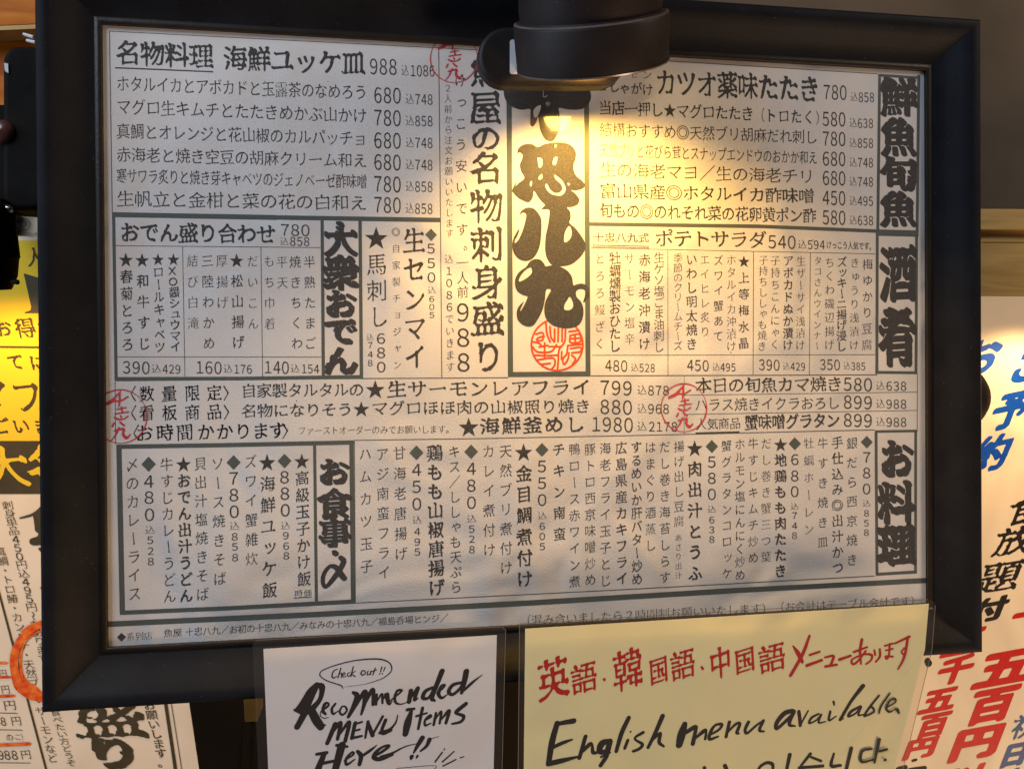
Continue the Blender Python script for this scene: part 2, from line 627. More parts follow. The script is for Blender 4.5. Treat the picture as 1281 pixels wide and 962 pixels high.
def brush_ends(G, N, k, sw):
    """thin the level strokes and press the brush at their right ends and at the tops of upright ones"""
    hor = run_open(G, int(N*0.20), True)
    ver = run_open(G, int(N*0.20), False)
    thin = erode(hor, [(0, -1), (0, 1)] if sw > 6.5 else [(0, 1)] if sw > 4.5 else [])
    G2 = np.maximum(G*(1-hor), thin)
    G2 = np.maximum(G2, ver)
    re = hor*(1-shift(G, -1, 0))*(1-shift(hor, -1, 0))
    te = ver*(1-shift(G, 0, 1))*(1-shift(ver, 0, 1))
    le = hor*(1-shift(G, 1, 0))*(1-shift(hor, 1, 0))
    be = ver*(1-shift(G, 0, -1))*(1-shift(ver, 0, -1))
    u = sw*0.17*k
    G2 = np.maximum(G2, shift(dilate(re, nib_offsets(2.6*u, 1.2*u, D45)), int(-1.8*u), int(-0.8*u)))
    G2 = np.maximum(G2, shift(dilate(te, nib_offsets(2.2*u, 1.0*u, D45)), int(-0.8*u), int(1.2*u)))
    G2 = np.maximum(G2, shift(dilate(le, nib_offsets(1.8*u, 0.8*u, D45)), int(1.2*u), 0))
    return G2


def glyph(ch, st):
    """filled outline of one character, centred on its em box, y up"""
    k = (ch, st)
    if k in _cache:
        return _cache[k]
    p = STYLE[st]
    N = p['N']
    if ch == '★':
        P = []
        for i in range(10):
            r = 0.5 if i % 2 == 0 else 0.2
            a = math.pi/2+i*math.pi/5
            P.append((r*math.cos(a), r*math.sin(a)-0.02))
        out = fill([np.array(P)])
    elif ch == '◆':
        out = fill([np.array([(0, .5), (-.5, 0), (0, -.5), (.5, 0)])])
    elif ch in '◎○':
        A = np.linspace(0, 2*math.pi, 33)[:-1]
        c = np.stack([np.cos(A), np.sin(A)], 1)
        w = 0.04 if st in 'TD' else 0.055
        loops = [c*0.46, c[::-1]*(0.46-w)]
        out = fill(loops)
        if ch == '◎':
            v2, f2 = fill([c*0.32, c[::-1]*(0.32-w)])
            n0 = len(out[0])
            out = (np.vstack([out[0], v2]), out[1]+[tuple(i+n0 for i in t) for t in f2])
    else:
        G = raw_mask(ch, N)
        sw = stroke_width(G)
        if p['er'] > 0:
            G = erode(G, nib_offsets(p['er']*sw, p['er']*sw, 0))
        if p['ends']:
            G = brush_ends(G, N, p['ends'], sw)
        if p.get('keep'):
            # very heavy brush: swell the strokes but keep slivers of white between them
            base = G
            o1 = [(1, 0), (-1, 0), (0, 1), (0, -1)]
            o2 = o1+[(1, 1), (-1, 1), (1, -1), (-1, -1)]
            dist = np.full(base.shape, 30.0)
            dist[base > .5] = 0
            cur = base.copy()
            for i in range(1, 30):
                nx = dilate(cur, o1 if i % 2 else o2)
                dist[(nx > .5) & (cur < .5)] = i
                cur = nx
            # swell by a pen-shaped nib, never past the middle of a gap
            fat = dilate(base, nib_offsets(p['nib'][0]*9.0, p['nib'][1]*9.0, p['nib'][2]))
            big = dist.copy()
            for dx, dy in nib_offsets(3, 3, 0):
                big = np.maximum(big, shift(dist, dx, dy, 0))
            gap = ((dist >= big-1.0) & (dist >= 3.0)).astype(float)
            m0 = int(N*(PAD+0.07))
            inner = np.zeros_like(base)
            inner[m0:-m0, m0:-m0] = 1
            gap = gap*inner*(dist < 12)
            solid = np.maximum(fat*(1-gap), base)
            G = solid
        elif p['nib']:
            G = dilate(G, nib_offsets(p['nib'][0]*sw, p['nib'][1]*sw, p['nib'][2]))
        if p['ends'] and not p.get('keep'):
            G = taper(G, N, stroke_width(G))
        F = box_blur(G, p['blur'])
        if p['ns']:
            n = F.shape[0]
            lf = _lowf[ord(ch) % 4]
            ii = np.linspace(0, 40, n)
            i0 = np.floor(ii).astype(int)
            fr = ii-i0
            A_ = lf[i0][:, i0]*(1-fr)[None]+lf[i0][:, i0+1]*fr[None]
            B_ = lf[i0+1][:, i0]*(1-fr)[None]+lf[i0+1][:, i0+1]*fr[None]
            nz = A_*(1-fr)[:, None]+B_*fr[:, None]
            F = F+(nz-0.5)*p['ns']*3*(F > 0.02)
        loops = contour(F, p['th'])
        res = []
        for L in loops:
            L = simplify(L, 0.28 if N < 90 else 0.35)
            x = (L[:, 0]+0.5)/N-PAD-0.5
            y = 0.88+PAD-(L[:, 1]+0.5)/N-0.38
            y = y+p['rise']*x
            q = np.stack([x, y], 1)
            if len(q) >= 3 and abs(area(q)) > 0.00025:
                res.append(q)
        out = fill(res)
    _cache[k] = out
    return out


class Ink:
    """collects glyph faces, in (x, z) of a plane Y=d, into one mesh"""
    def __init__(self):
        self.v = []
        self.f = []
        self.n = 0

    def add(self, vs, fs):
        if len(vs) == 0:
            return
        vs = np.asarray(vs, float)
        self.v.append(np.hstack([vs, np.full((len(vs), 1), -1.5e-6*(len(self.v) % 12))]))
        self.f += [tuple(i+self.n for i in t) for t in fs]
        self.n += len(vs)

    def build(self, name, m, parent, d):
        if not self.v:
            return None
        v = np.vstack(self.v)
        vs = [(a, d+e, b) for a, b, e in v]
        fs = []
        for t in self.f:
            # face the camera (-Y)
            a, b, c = v[t[0]], v[t[1]], v[t[2]]
            s = (b[0]-a[0])*(c[1]-a[1])-(b[1]-a[1])*(c[0]-a[0])
            fs.append(t if s > 0 else (t[0], t[2], t[1]))
        return obj(name, vs, fs, m, parent)


DIG = '0123456789'
FW = {c: chr(ord('０')+int(c)) for c in DIG}
SMALL = 'ゃゅょっャュョッァィェ'


def place(ink, ch, st, cx, cy, w, h, d=0.0, align=True, ax=None, rot=0.0):
    """one character; centre and size in photo pixels, mapped on the plane Y=d"""
    if ch in ' 　':
        return
    dg = ch in DIG
    if dg:
        v, f = glyph(FW[ch], 'D' if st in ('T', 'R') else st)
        v = v*np.array([1/0.60, 1/0.77])
        v = v-np.array([0.0, 0.0])
    else:
        v, f = glyph(ch, st)
    if len(v) == 0:
        return
    v = v.copy()
    if rot:
        c, s = math.cos(rot), math.sin(rot)
        v = v@np.array([[c, s], [-s, c]])
    if align:
        P = at2([cx, cx-w/2, cx+w/2, cx, cx], [cy, cy, cy, cy-h/2, cy+h/2], d)
        W_ = np.hypot(*(P[2]-P[1]))
        H_ = np.hypot(*(P[3]-P[4]))
        q = P[0]+v*np.array([W_, H_])
    else:
        xv = np.array(ax[0])*w
        yv = np.array(ax[1])*h
        pp = np.array([cx, cy])+v[:, :1]*xv-v[:, 1:]*yv
        q = at2(pp[:, 0], pp[:, 1], d)
    ink.add(q, f)


def hline(ink, text, p0, p1, h, st='R', d=0.0, wmax=1.12, align=True, ax=None, wf=1.0):
    """horizontal line: p0 / p1 are the centres of its left and right ends"""
    n = len(text)
    p0 = np.array(p0, float)
    p1 = np.array(p1, float)
    step = (p1-p0)/n
    cw = math.hypot(*step)
    for i, ch in enumerate(text):
        c = p0+step*(i+0.5)
        hh = h*(1-0.00015*(c[0]-p0[0])) if align else h
        w = min(cw*1.03, hh*wmax)*wf
        if ch in DIG:
            w = cw*0.86
        if ax is None and not align:
            u = step/cw
            ax_ = (u, np.array([-u[1], u[0]]))
        else:
            ax_ = ax
        place(ink, ch, st, c[0], c[1], w, hh, d, align, ax_)


def vline(ink, text, x0, y0, y1, w, st='R', d=0.0, x1=None, h=None, align=True, ax=None):
    """vertical line: y0 / y1 are the centres of the first and last characters"""
    n = len(text)
    x1 = x0 if x1 is None else x1
    step = (y1-y0)/max(n-1, 1)
    hh = h or min(w*1.08, step*1.05 if n > 1 else w*1.08)
    for i, ch in enumerate(text):
        t = i/max(n-1, 1)
        cx, cy = x0+(x1-x0)*t, y0+(y1-y0)*t
        rot = 0.0
        ww, h2 = w, hh
        if ch in 'ー〜':
            rot = -math.pi/2
            ww, h2 = w, hh
        if ch in SMALL:
            cx += w*0.09
            cy -= hh*0.08
        if ch == '。':
            cx += w*0.55
            cy -= hh*0.5
        if ch == '★':
            ww, h2 = w*1.12, w*1.18
        if ch == '◎':
            h2 = ww
        if ch in DIG:
            ww, h2 = w*0.66, hh*0.80
        place(ink, ch, st, cx, cy, ww, h2, d, align, ax, rot)


def rule(ink, p0, p1, th, d=0.0):
    """straight printed rule; thickness in photo pixels"""
    p0 = np.array(p0, float)
    p1 = np.array(p1, float)
    u = (p1-p0)/math.hypot(*(p1-p0))
    n = np.array([-u[1], u[0]])*th/2
    q = [p0-n, p1-n, p1+n, p0+n]
    P = at2([a[0] for a in q], [a[1] for a in q], d)
    ink.add(P, [(0, 1, 2), (0, 2, 3)])


class Brush:
    """paints strokes on a small raster, then turns the painted area into an outline mesh"""
    def __init__(self, x0, y0, x1, y1, s=5.0):
        self.x0, self.y0, self.s = x0, y0, s
        self.F = np.zeros((int((y1-y0)*s), int((x1-x0)*s)))
        self.yy, self.xx = np.mgrid[0:self.F.shape[0], 0:self.F.shape[1]]

    def stroke(self, pts, tf=(0, 0, 1), k=1.0, nib=0.78, ang=-0.7, dry=0.0):
        ox, oy, sc = tf
        P = np.array([(p[0]/sc+ox, p[1]/sc+oy, p[2]/sc*k) for p in pts], float)
        if len(P) == 1:
            P = np.vstack([P, P+[0.1, 0.1, 0]])
        # Catmull-Rom
        Q = np.vstack([2*P[0]-P[1], P, 2*P[-1]-P[-2]])
        ca, sa = math.cos(ang), math.sin(ang)
        for i in range(1, len(Q)-2):
            a, b, c, e = Q[i-1], Q[i], Q[i+1], Q[i+2]
            L = math.hypot(c[0]-b[0], c[1]-b[1])*self.s
            m = max(2, int(L/1.2))
            for j in range(m+1):
                t = j/m
                q = 0.5*((2*b)+(c-a)*t+(2*a-5*b+4*c-e)*t*t+(3*b-a-3*c+e)*t**3)
                self.dab(q[0], q[1], max(q[2], 0.25)/2, nib, ca, sa)

    def dab(self, x, y, r, nib, ca, sa):
        X = (x-self.x0)*self.s
        Y = (y-self.y0)*self.s
        R = r*self.s
        i0, i1 = max(int(Y-R-2), 0), min(int(Y+R+3), self.F.shape[0])
        j0, j1 = max(int(X-R-2), 0), min(int(X+R+3), self.F.shape[1])
        if i0 >= i1 or j0 >= j1:
            return
        dx = self.xx[i0:i1, j0:j1]-X
        dy = self.yy[i0:i1, j0:j1]-Y
        u = dx*ca+dy*sa
        v = (-dx*sa+dy*ca)/nib
        g = np.clip(R-np.sqrt(u*u+v*v)+0.5, 0, 1)
        self.F[i0:i1, j0:j1] = np.maximum(self.F[i0:i1, j0:j1], g)

    def to(self, ink, d, rough=0.25):
        F = box_blur(self.F, 1)
        n = box_blur(rng.random(F.shape), 2)
        F = F+(n-0.5)*rough*2*(F > 0.05)
        loops = [simplify(L, 0.35) for L in contour(F, 0.5)]
        loops = [L for L in loops if len(L) >= 3 and abs(area(L)) > 3]
        w = []
        for L in loops:
            w.append(at2(self.x0+L[:, 0]/self.s, self.y0+L[:, 1]/self.s, d))
        w = [l*1000 for l in w]
        v, f = fill(w)
        ink.add(v/1000, f)


def smooth_loop(P, n=6):
    P = np.array(P, float)
    out = []
    m = len(P)
    for i in range(m):
        a, b, c, e = P[i-1], P[i], P[(i+1) % m], P[(i+2) % m]
        for j in range(n):
            t = j/n
            out.append(0.5*((2*b)+(c-a)*t+(2*a-5*b+4*c-e)*t*t+(3*b-a-3*c+e)*t**3))
    return np.array(out)


# ================================================================== SETTING
x0, z0 = at(-400, -300, 0.30)[[0, 2]]
x1, z1 = at(1700, 1300, 0.30)[[0, 2]]
v, f = slab([(-1.6, -1.3), (1.7, -1.3), (1.7, 1.3), (-1.6, 1.3)], 0.30, 0.34)
wall = obj('wall', v, f, MT['wall'])
wall['kind'] = 'structure'
# near-black plane behind the lower half of the signs
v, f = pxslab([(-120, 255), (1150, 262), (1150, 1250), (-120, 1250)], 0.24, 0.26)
o = obj('dark_back_plane', v, f, MT['dark'])
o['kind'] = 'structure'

# wooden rail on the wall, upper right
rail = thing('wooden_rail', 'pale pine rail with a groove running along the brown wall at upper right', 'rail', at(1250, 320, 0.22))
v, f = pxslab([(1150, 261), (1600, 264), (1600, 288), (1150, 287)], 0.205, 0.30)
obj('top_board', v, f, MT['wood'], rail)
v, f = pxslab([(1150, 289), (1600, 290), (1600, 303), (1150, 303)], 0.213, 0.30)
obj('groove_strip', v, f, MT['wood'], rail)
v, f = pxslab([(1150, 304), (1600, 304), (1600, 384), (1150, 384)], 0.208, 0.30)
obj('lower_board', v, f, MT['wood'], rail)
# orange brown board, upper left
brd = thing('wooden_shelf_board', 'orange brown wooden board with warm lamp light put into its colour at the top left corner', 'shelf', at(0, 20, 0.16))
v, f = pxslab([(-200, -80), (120, -80), (120, 27), (-200, 40)], 0.15, 0.30)
obj('upper_board', v, f, MT['oak'], brd)
v, f = pxslab([(-200, 41), (120, 28), (120, 33), (-200, 47)], 0.140, 0.30)
obj('board_edge', v, f, MT['wood'], brd)
v, f = pxslab([(-200, 48), (120, 34), (120, 300), (-200, 300)], 0.16, 0.30)
obj('back_board', v, f, MT['oak'], brd)


# ================================================================== FRAMED MENU
HW, HH = 0.292, 0.2014365
menu = thing('framed_menu', 'large black framed izakaya menu sheet densely printed in Japanese', 'framed menu', (0, 0, 0))
PROF = [(0.0, 0.001), (0.0, 0.0029), (0.0010, 0.0036), (0.0034, 0.0037), (0.0042, 0.0033), (0.008, 0.0048), (0.014, 0.0082),
        (0.020, 0.0134), (0.0248, 0.0172), (0.0285, 0.0192), (0.0315, 0.0190), (0.0335, 0.0172), (0.0345, 0.0140), (0.0348, 0.0100),
        (0.0348, -0.010), (0.0, -0.010)]


def rail_mesh(side):
    vs = []
    n = len(PROF)
    for e in (-1, 1):
        for s, h in PROF:
            if side in 'TB':
                z = (HH+s)*(1 if side == 'T' else -1)
                vs.append((e*(HW+s), -h, z))
            else:
                x = (HW+s)*(1 if side == 'R' else -1)
                vs.append((x, -h, e*(HH+s)))
    fs = [(i, (i+1) % n, (i+1) % n+n, i+n) for i in range(n)]
    fs += [tuple(range(n-1, -1, -1)), tuple(range(n, 2*n))]
    return vs, fs


def fix_normals(o):
    import bmesh
    b = bmesh.new()
    b.from_mesh(o.data)
    bmesh.ops.recalc_face_normals(b, faces=b.faces)
    b.to_mesh(o.data)
    b.free()


for sd in 'TBLR':
    v, f = rail_mesh(sd)
    o = obj('frame_rail', v, f, MT['frame'], menu)
    o.data.materials.append(MT['reveal'])
    fix_normals(o)
    for p in o.data.polygons:
        if len(p.vertices) == 4:
            p.use_smooth = True
            if p.index in (0, 1, 2, 3):
                p.material_index = 1
    bv = o.modifiers.new('edge', 'EDGE_SPLIT')
    bv.split_angle = math.radians(38)

v, f = slab([(-HW-.02, -HH-.02), (HW+.02, -HH-.02), (HW+.02, HH+.02), (-HW-.02, HH+.02)], 0.0042, 0.008)
obj('backing_board', v, f, MT['backing'], menu)
# the sheet itself: a fine grid with a faint cockle
NX, NZ = 60, 42
gv, gf = [], []
for j in range(NZ+1):
    for i in range(NX+1):
        x = -HW-.003+(2*HW+.006)*i/NX
        z = -HH-.003+(2*HH+.006)*j/NZ
        gv.append((x, 0.0, z))
for j in range(NZ):
    for i in range(NX):
        a = j*(NX+1)+i
        gf.append((a, a+1, a+NX+2, a+NX+1))
sheet = obj('menu_sheet', gv, gf, MT['paper'], menu, smooth=True)
v, f = slab([(-HW-.001, -HH-.001), (HW+.001, -HH-.001), (HW+.001, HH+.001), (-HW-.001, HH+.001)], -0.0024, -0.0014)
obj('acrylic_cover', v, f, MT['acrylic'], menu)

Z1, Z2, Z3, Z4 = -0.00004, -0.00009, -0.00012, -0.00015


def line_obj(name, text, p0, p1, h, st='R', m='ink', **k):
    i = Ink()
    hline(i, text, p0, p1, h, st, **k)
    return i.build(name, MT[m], sheet, Z2)


def col_obj(name, text, x, y0, y1, w, st='R', m='ink', **k):
    i = Ink()
    vline(i, text, x, y0, y1, w, st, **k)
    return i.build(name, MT[m], sheet, Z2)


def price(x0, x1, y, h, num, kx0, kx1, tx0, tx1, ty, th, tax):
    i = Ink()
    hline(i, num, (x0-0.5, y), (x1+0.5, y+(x1-x0)*0.03), h, 'D')
    if tax:
        place(i, '込', 'T', (kx0+kx1)/2, ty, (kx1-kx0)*1.05, th*1.1)
        hline(i, tax, (tx0-0.3, ty+0.6), (tx1+0.3, ty+0.9), th, 'D')
    return i.build('price', MT['ink'], sheet, Z2)


# --- printed rules and borders
nr = 0
for p0, p1, th in [
    ((136.6, 39.5), (560, 61), 0.9), ((560, 61), (835, 76.7), 0.9), ((835, 76.7), (1098, 93), 0.9),
    ((137, 39.5), (140.5, 268), 1.2), ((144, 476), (144.7, 556), 1.0),
    ((548.8, 61), (551, 270), 1.1), ((551, 270), (552.7, 473), 1.1),
    ((145, 307.6), (401, 310), 0.9), ((147, 446.6), (402, 446.8), 0.9),
    ((228.5, 309), (231.4, 471), 0.9), ((326.4, 309.5), (328.5, 471), 0.9),
    ((452, 473.6), (636, 472.6), 1.3), ((739, 470.3), (1097, 469), 1.3),
    ((739, 310.3), (920, 314.2), 0.8), ((920, 314.2), (1095, 317.8), 0.8),
    ((740, 444.5), (1095, 443.8), 0.8),
    ((835.4, 313), (835.6, 470), 0.8), ((942.6, 315), (942, 470), 0.8), ((1013.7, 316.5), (1012.4, 469.5), 0.8),
    ((144.9, 476.5), (452, 473.6), 1.1),
    ((443, 550.8), (600, 548.6), 1.2), ((600, 548.6), (830, 544), 1.2), ((830, 544), (1040, 538.9), 1.2), ((1040, 538.9), (1094, 537.8), 1.2),
    ((856, 494.4), (1147, 490.5), 0.8), ((857, 518.4), (1147, 513.4), 0.8), ((855.8, 470), (855.8, 543), 0.6),
    ((1147.6, 468), (1147.3, 540), 0.9),
    ((445, 754), (760, 738.3), 1.2), ((760, 738.3), (1094, 720.2), 1.2),
    ((443.5, 552), (444.7, 754), 0.8),
]:
    k = Ink()
    rule(k, p0, p1, th)
    k.build('thin_rule', MT['thin'], sheet, Z1-2e-6*(nr % 9))
    nr += 1
nr = 0
for p0, p1, th in [
    ((140.2, 268.8), (345, 272.4), 6.2), ((345, 272.4), (550.6, 275.5), 5.6),
    ((142.2, 270), (145.4, 476), 4.0), ((143.6, 474), (300, 473.6), 4.6), ((300, 473.6), (454.2, 471.4), 4.6),
    ((403, 274), (404.6, 470), 4.0), ((450.4, 275), (452.2, 472), 4.2),
    ((636.6, 70), (638.6, 470), 6.5), ((733.4, 70), (735.6, 470), 6.2), ((635.6, 468.6), (738.6, 467.8), 6.4),
    ((737, 280.6), (950, 283.4), 4.6), ((950, 283.4), (1097, 289.4), 4.4),
    ((1100.4, 93.2), (1098.0, 290), 3.6), ((1149.2, 94.5), (1147.2, 290), 3.6), ((1099, 94.6), (1151, 98), 3.4), ((1096.5, 291.2), (1149, 292.6), 8.0),
    ((1097.4, 291), (1096.8, 468), 3.6), ((1146.6, 291), (1145.8, 468), 3.6), ((1095.2, 465.8), (1147.5, 466.4), 3.6),
    ((1094.6, 539.8), (1147, 539.0), 3.2), ((1095.8, 540), (1097, 718), 3.6), ((1145.4, 540), (1145.2, 716), 3.4), ((1095.4, 718.2), (1147, 715.2), 3.8),
    ((145.6, 558.8), (280, 556.8), 5.4), ((280, 556.8), (443, 553.4), 5.4),
    ((148.8, 557), (153.2, 767), 6.6), ((150, 766.3), (290, 760.3), 5.4), ((290, 760.3), (444.6, 752.0), 5.4),
    ((439.8, 554), (441.8, 753), 5.6), ((393.6, 556), (395.9, 754), 3.8),
    ((134.0, 780.6), (400, 768), 6.9), ((400, 768), (660, 754), 6.9), ((660, 754), (920, 738.3), 6.7), ((920, 738.3), (1158, 725.8), 6.4),
]:
    k = Ink()
    rule(k, p0, p1, th)
    k.build('border_band', MT['band'], sheet, Z1*1.5-2e-6*(nr % 9))
    nr += 1
for p0, p1, th in [((144, 85.2), (266.5, 90.3), 1.5), ((741, 306.9), (812, 308.4), 0.8), ((741, 309), (812, 310.4), 0.6),
                   ((870, 541.8), (925, 540.3), 1.8), ((367.5, 747.6), (390, 746.2), 1.0)]:
    k = Ink()
    rule(k, p0, p1, th)
    k.build('underline', MT['ink'], sheet, Z2*1.2)


# --- top left block
line_obj('heading', '名物料理', (144.6, 66.2), (267, 71.8), 33, 'B', 'ink2')
line_obj('heading', '海鮮ユッケ皿', (279.5, 73), (456.5, 80.5), 33.5, 'B', 'ink2')
price(462, 497, 83.2, 20.5, '988', 502, 511.5, 513, 544, 88.2, 14.5, '1086')
for t, a, b, h in [('ホタルイカとアボカドと玉露茶のなめろう', 104.7, 116.2, 21.5), ('マグロ生キムチとたたきめかぶ山かけ', 133.5, 145.5, 21.5),
                   ('真鯛とオレンジと花山椒のカルパッチョ', 164.2, 174, 21), ('赤海老と焼き空豆の胡麻クリーム和え', 193.4, 201.6, 20.5),
                   ('寒サワラ炙りと焼き芽キャベツのジェノベーゼ酢味噌', 220, 227.8, 20), ('生帆立と金柑と菜の花の白和え', 248.6, 254.5, 22)]:
    line_obj('dish_name', t, (145.5, a), (459.3, b), h, 'R')
for n, y, ty, tax in [('680', 119, 124, '748'), ('780', 147.2, 151, '858'), ('680', 175.4, 178.3, '748'), ('680', 202.6, 205.8, '748'), ('780', 230, 233, '858'), ('780', 256, 260.5, '858')]:
    price(467.3, 502, y, 20.5, n, 507.3, 518, 518.8, 541.6, ty, 13.5, tax)

# --- oden block
line_obj('heading', 'おでん盛り合わせ', (150, 291), (345, 293.5), 27, 'B', 'ink2')
i = Ink()
hline(i, '780', (350, 287.6), (388.5, 288.4), 15, 'D')
place(i, '込', 'T', 355.7, 302, 11, 12)
hline(i, '858', (362, 302), (388, 302.4), 11.5, 'D')
i.build('price', MT['ink'], sheet, Z2)
for t, x, x1, y0, y1, w, st in [
    ('★春菊とろろ', 157.5, 159.5, 325.5, 431, 16.5, 'M'), ('★和牛すじ', 177.8, 180.4, 326, 430, 16, 'M'), ('★ロールキャベツ', 197.7, 200, 325, 434.5, 14, 'M'),
    ('★XO醤シュウマイ', 217, 219.6, 325, 434, 14, 'M'), ('結び白滝', 240.8, 241.6, 326.5, 404.5, 15, 'T'), ('三陸わかめ', 259.3, 261.4, 326.5, 429.5, 15.5, 'R'),
    ('厚揚げ', 277.4, 278.4, 326.5, 378.7, 15.5, 'T'), ('★松山揚げ', 296, 298, 326.5, 428.5, 16, 'M'), ('だいこん', 315.8, 316.6, 327, 405, 14.5, 'T'),
    ('もち巾着', 336.6, 337.6, 327, 405, 14.5, 'T'), ('平天', 352.6, 353.4, 328, 353.6, 15, 'T'), ('焼きちくわ', 369, 371.6, 328, 429.5, 15, 'R'),
    ('半熟たまご', 387, 388.4, 328, 429.5, 15, 'R'),
        ('◎自家製チョジャン', 495.2, 497, 290.4, 456.5, 11, 'T')]:
    col_obj('dish_name', t, x, y0, y1, w, st, x1=x1)
price(153, 188, 459.2, 16, '390', 189.5, 201.5, 203, 226.3, 461, 11.5, '429')
price(244.8, 278, 459.2, 16, '160', 279.7, 291, 292.5, 315.6, 461, 11.5, '176')
price(330.5, 362, 459, 16, '140', 363.5, 375, 377, 399.5, 460.6, 11.5, '154')
i = Ink()
for ch, y, w, h in [('大', 300, 43, 45), ('衆', 341.5, 46, 46), ('お', 380.5, 41, 38), ('で', 415, 44, 37), ('ん', 451, 44, 39)]:
    place(i, ch, 'H', 426.6, y, w, h)
i.build('section_title', MT['ink2'], sheet, Z2)
i = Ink()
place(i, '★', 'M', 470.7, 298.5, 30, 30)
for ch, y, w, h, x in [('馬', 331, 27, 29, 471), ('刺', 363.8, 27, 29, 471.5), ('し', 396, 25, 30, 474)]:
    place(i, ch, 'R', x, y, w, h)
i.build('dish_name', MT['ink'], sheet, Z2)
i = Ink()
for ch, y in (('生', 301.5), ('セ', 337.3), ('ン', 374.5), ('マ', 411), ('イ', 447)):
    place(i, ch, 'M', 517.8+(y-301)*0.011, y, 28.5, 33)
i.build('dish_name', MT['ink'], sheet, Z2)


def vprice(x, x1, yd, ys, num, yk, yt, tax, w, h, dia):
    i = Ink()
    n = len(ys)
    if dia:
        place(i, '◆', 'M', x, yd, dia, dia*1.05)
        i.build('diamond', MT['band'], sheet, Z2)
        i = Ink()
    yl = yt[-1]
    X = lambda y: x+(x1-x)*(y-ys[0])/(yl-ys[0])
    for c, y in zip(num, ys):
        place(i, c, 'D', X(y), y, w, h)
    place(i, '込', 'T', X(yk), yk, w*1.05, w*0.95)
    for c, y in zip(tax, yt):
        place(i, c, 'D', X(y), y, w*0.66, h*0.6)
    return i.build('price', MT['ink'], sheet, Z2)


vprice(539.3, 540.4, 294, (311, 329.3, 347), '550', 363, (374, 384, 394), '605', 10.5, 12.6, 14.8)
i = Ink()
for c, y in zip('680', (423.4, 441.2, 459)):
    place(i, c, 'D', 476.6+(y-423)*0.01, y, 11.5, 13.4)
place(i, '込', 'T', 463, 421.8, 9.5, 9.5)
for c, y in zip('748', (431.8, 443.3, 454)):
    place(i, c, 'D', 463.2, y, 6.6, 8)
i.build('price', MT['ink'], sheet, Z2)

# --- middle columns
col_obj('note', '２人前から注文お願いいたします', 560.2, 111, 292, 10.6, 'T', x1=562.4)
col_obj('note', '込1086でいきます', 561.5, 324, 459, 11.8, 'T', x1=563.4)
col_obj('note', 'けっこう安いです。', 575.6, 102, 314, 15.5, 'R', x1=578.4)
i = Ink()
for ch, y, w, h, st in [('一', 329, 16, 14, 'R'), ('人', 347.5, 16, 17, 'R'), ('前', 365.5, 15, 16, 'R'), ('9', 390.5, 16.5, 23.5, 'R'), ('8', 422, 17, 23.5, 'R'), ('8', 453, 17, 23.5, 'R')]:
    place(i, ch, st, 578.4+(y-329)*0.012, y, w, h)
i.build('note', MT['ink'], sheet, Z2)
i = Ink()
for ch, y, w, h in [('魚', 90, 40, 42), ('屋', 135.5, 42, 44), ('の', 174, 40, 36), ('名', 211, 42, 44), ('物', 258.5, 43, 45), ('刺', 306.5, 42, 46),
                    ('身', 353.5, 42, 46), ('盛', 399.5, 43, 45), ('り', 446.5, 40, 44)]:
    place(i, ch, 'S', 606.8+(y-135)*0.0125, y, w, h)
i.build('main_slogan', MT['ink2'], sheet, Z2)

# --- shop name lettering, brushed
def trace(loops, tf, name, m, z, n=5):
    W_ = []
    for L in loops:
        L = smooth_loop(L, n)
        W_.append(at2(L[:, 0]/tf[2]+tf[0], L[:, 1]/tf[2]+tf[1], 0.0)*1000)
    v, f = fill(W_)
    i = Ink()
    i.add(v/1000, f)
    return i.build(name, MT[m], sheet, z)


Q1 = (540, 90, 6.405)
OFF2 = 897
A_ = [(600, 60), (582, 120), (578, 180), (600, 240), (650, 285), (720, 306), (786, 300), (792, 340), (790, 420), (812, 440), (840, 400), (850, 360), (862, 420), (870, 470),
      (905, 540), (960, 560), (1000, 520), (1028, 430), (1024, 340), (1020, 292), (1080, 302), (1160, 306), (1225, 290), (1268, 240), (1276, 180), (1250, 110), (1240, 60), (920, 40)]
A_h = [(875, 270), (835, 285), (814, 320), (822, 365), (846, 360), (866, 320)]
trace([A_, A_h], Q1, 'shop_name_character', 'ink2', Z2)
B_ = [(686, 668), (692, 620), (735, 585), (800, 580), (850, 604), (900, 582), (960, 570), (1020, 566), (1075, 572), (1125, 598), (1156, 645), (1154, 700), (1138, 745), (1142, 800),
      (1166, 842), (1205, 872), (1228, 908), (1210, 938), (1160, 952), (1120, 952), (1150, 975), (1185, 1027), (1165, 1067), (1120, 1085), (1085, 1088),
      (1108, 1120), (1114, 1170), (1105, 1212), (1150, 1252), (1200, 1317), (1230, 1377), (1228, 1427), (1190, 1487), (1120, 1542), (1040, 1559), (970, 1552), (930, 1507),
      (910, 1437), (912, 1327), (930, 1237), (942, 1157), (940, 1107), (905, 1103), (878, 1100), (905, 1075), (905, 1067), (860, 1017), (820, 957), (812, 1000), (800, 1027), (770, 1047),
      (700, 1017), (650, 967), (646, 945), (668, 900), (688, 880), (672, 915), (700, 890), (742, 852), (716, 800), (706, 745), (722, 705), (728, 668), (705, 648), (692, 655)]
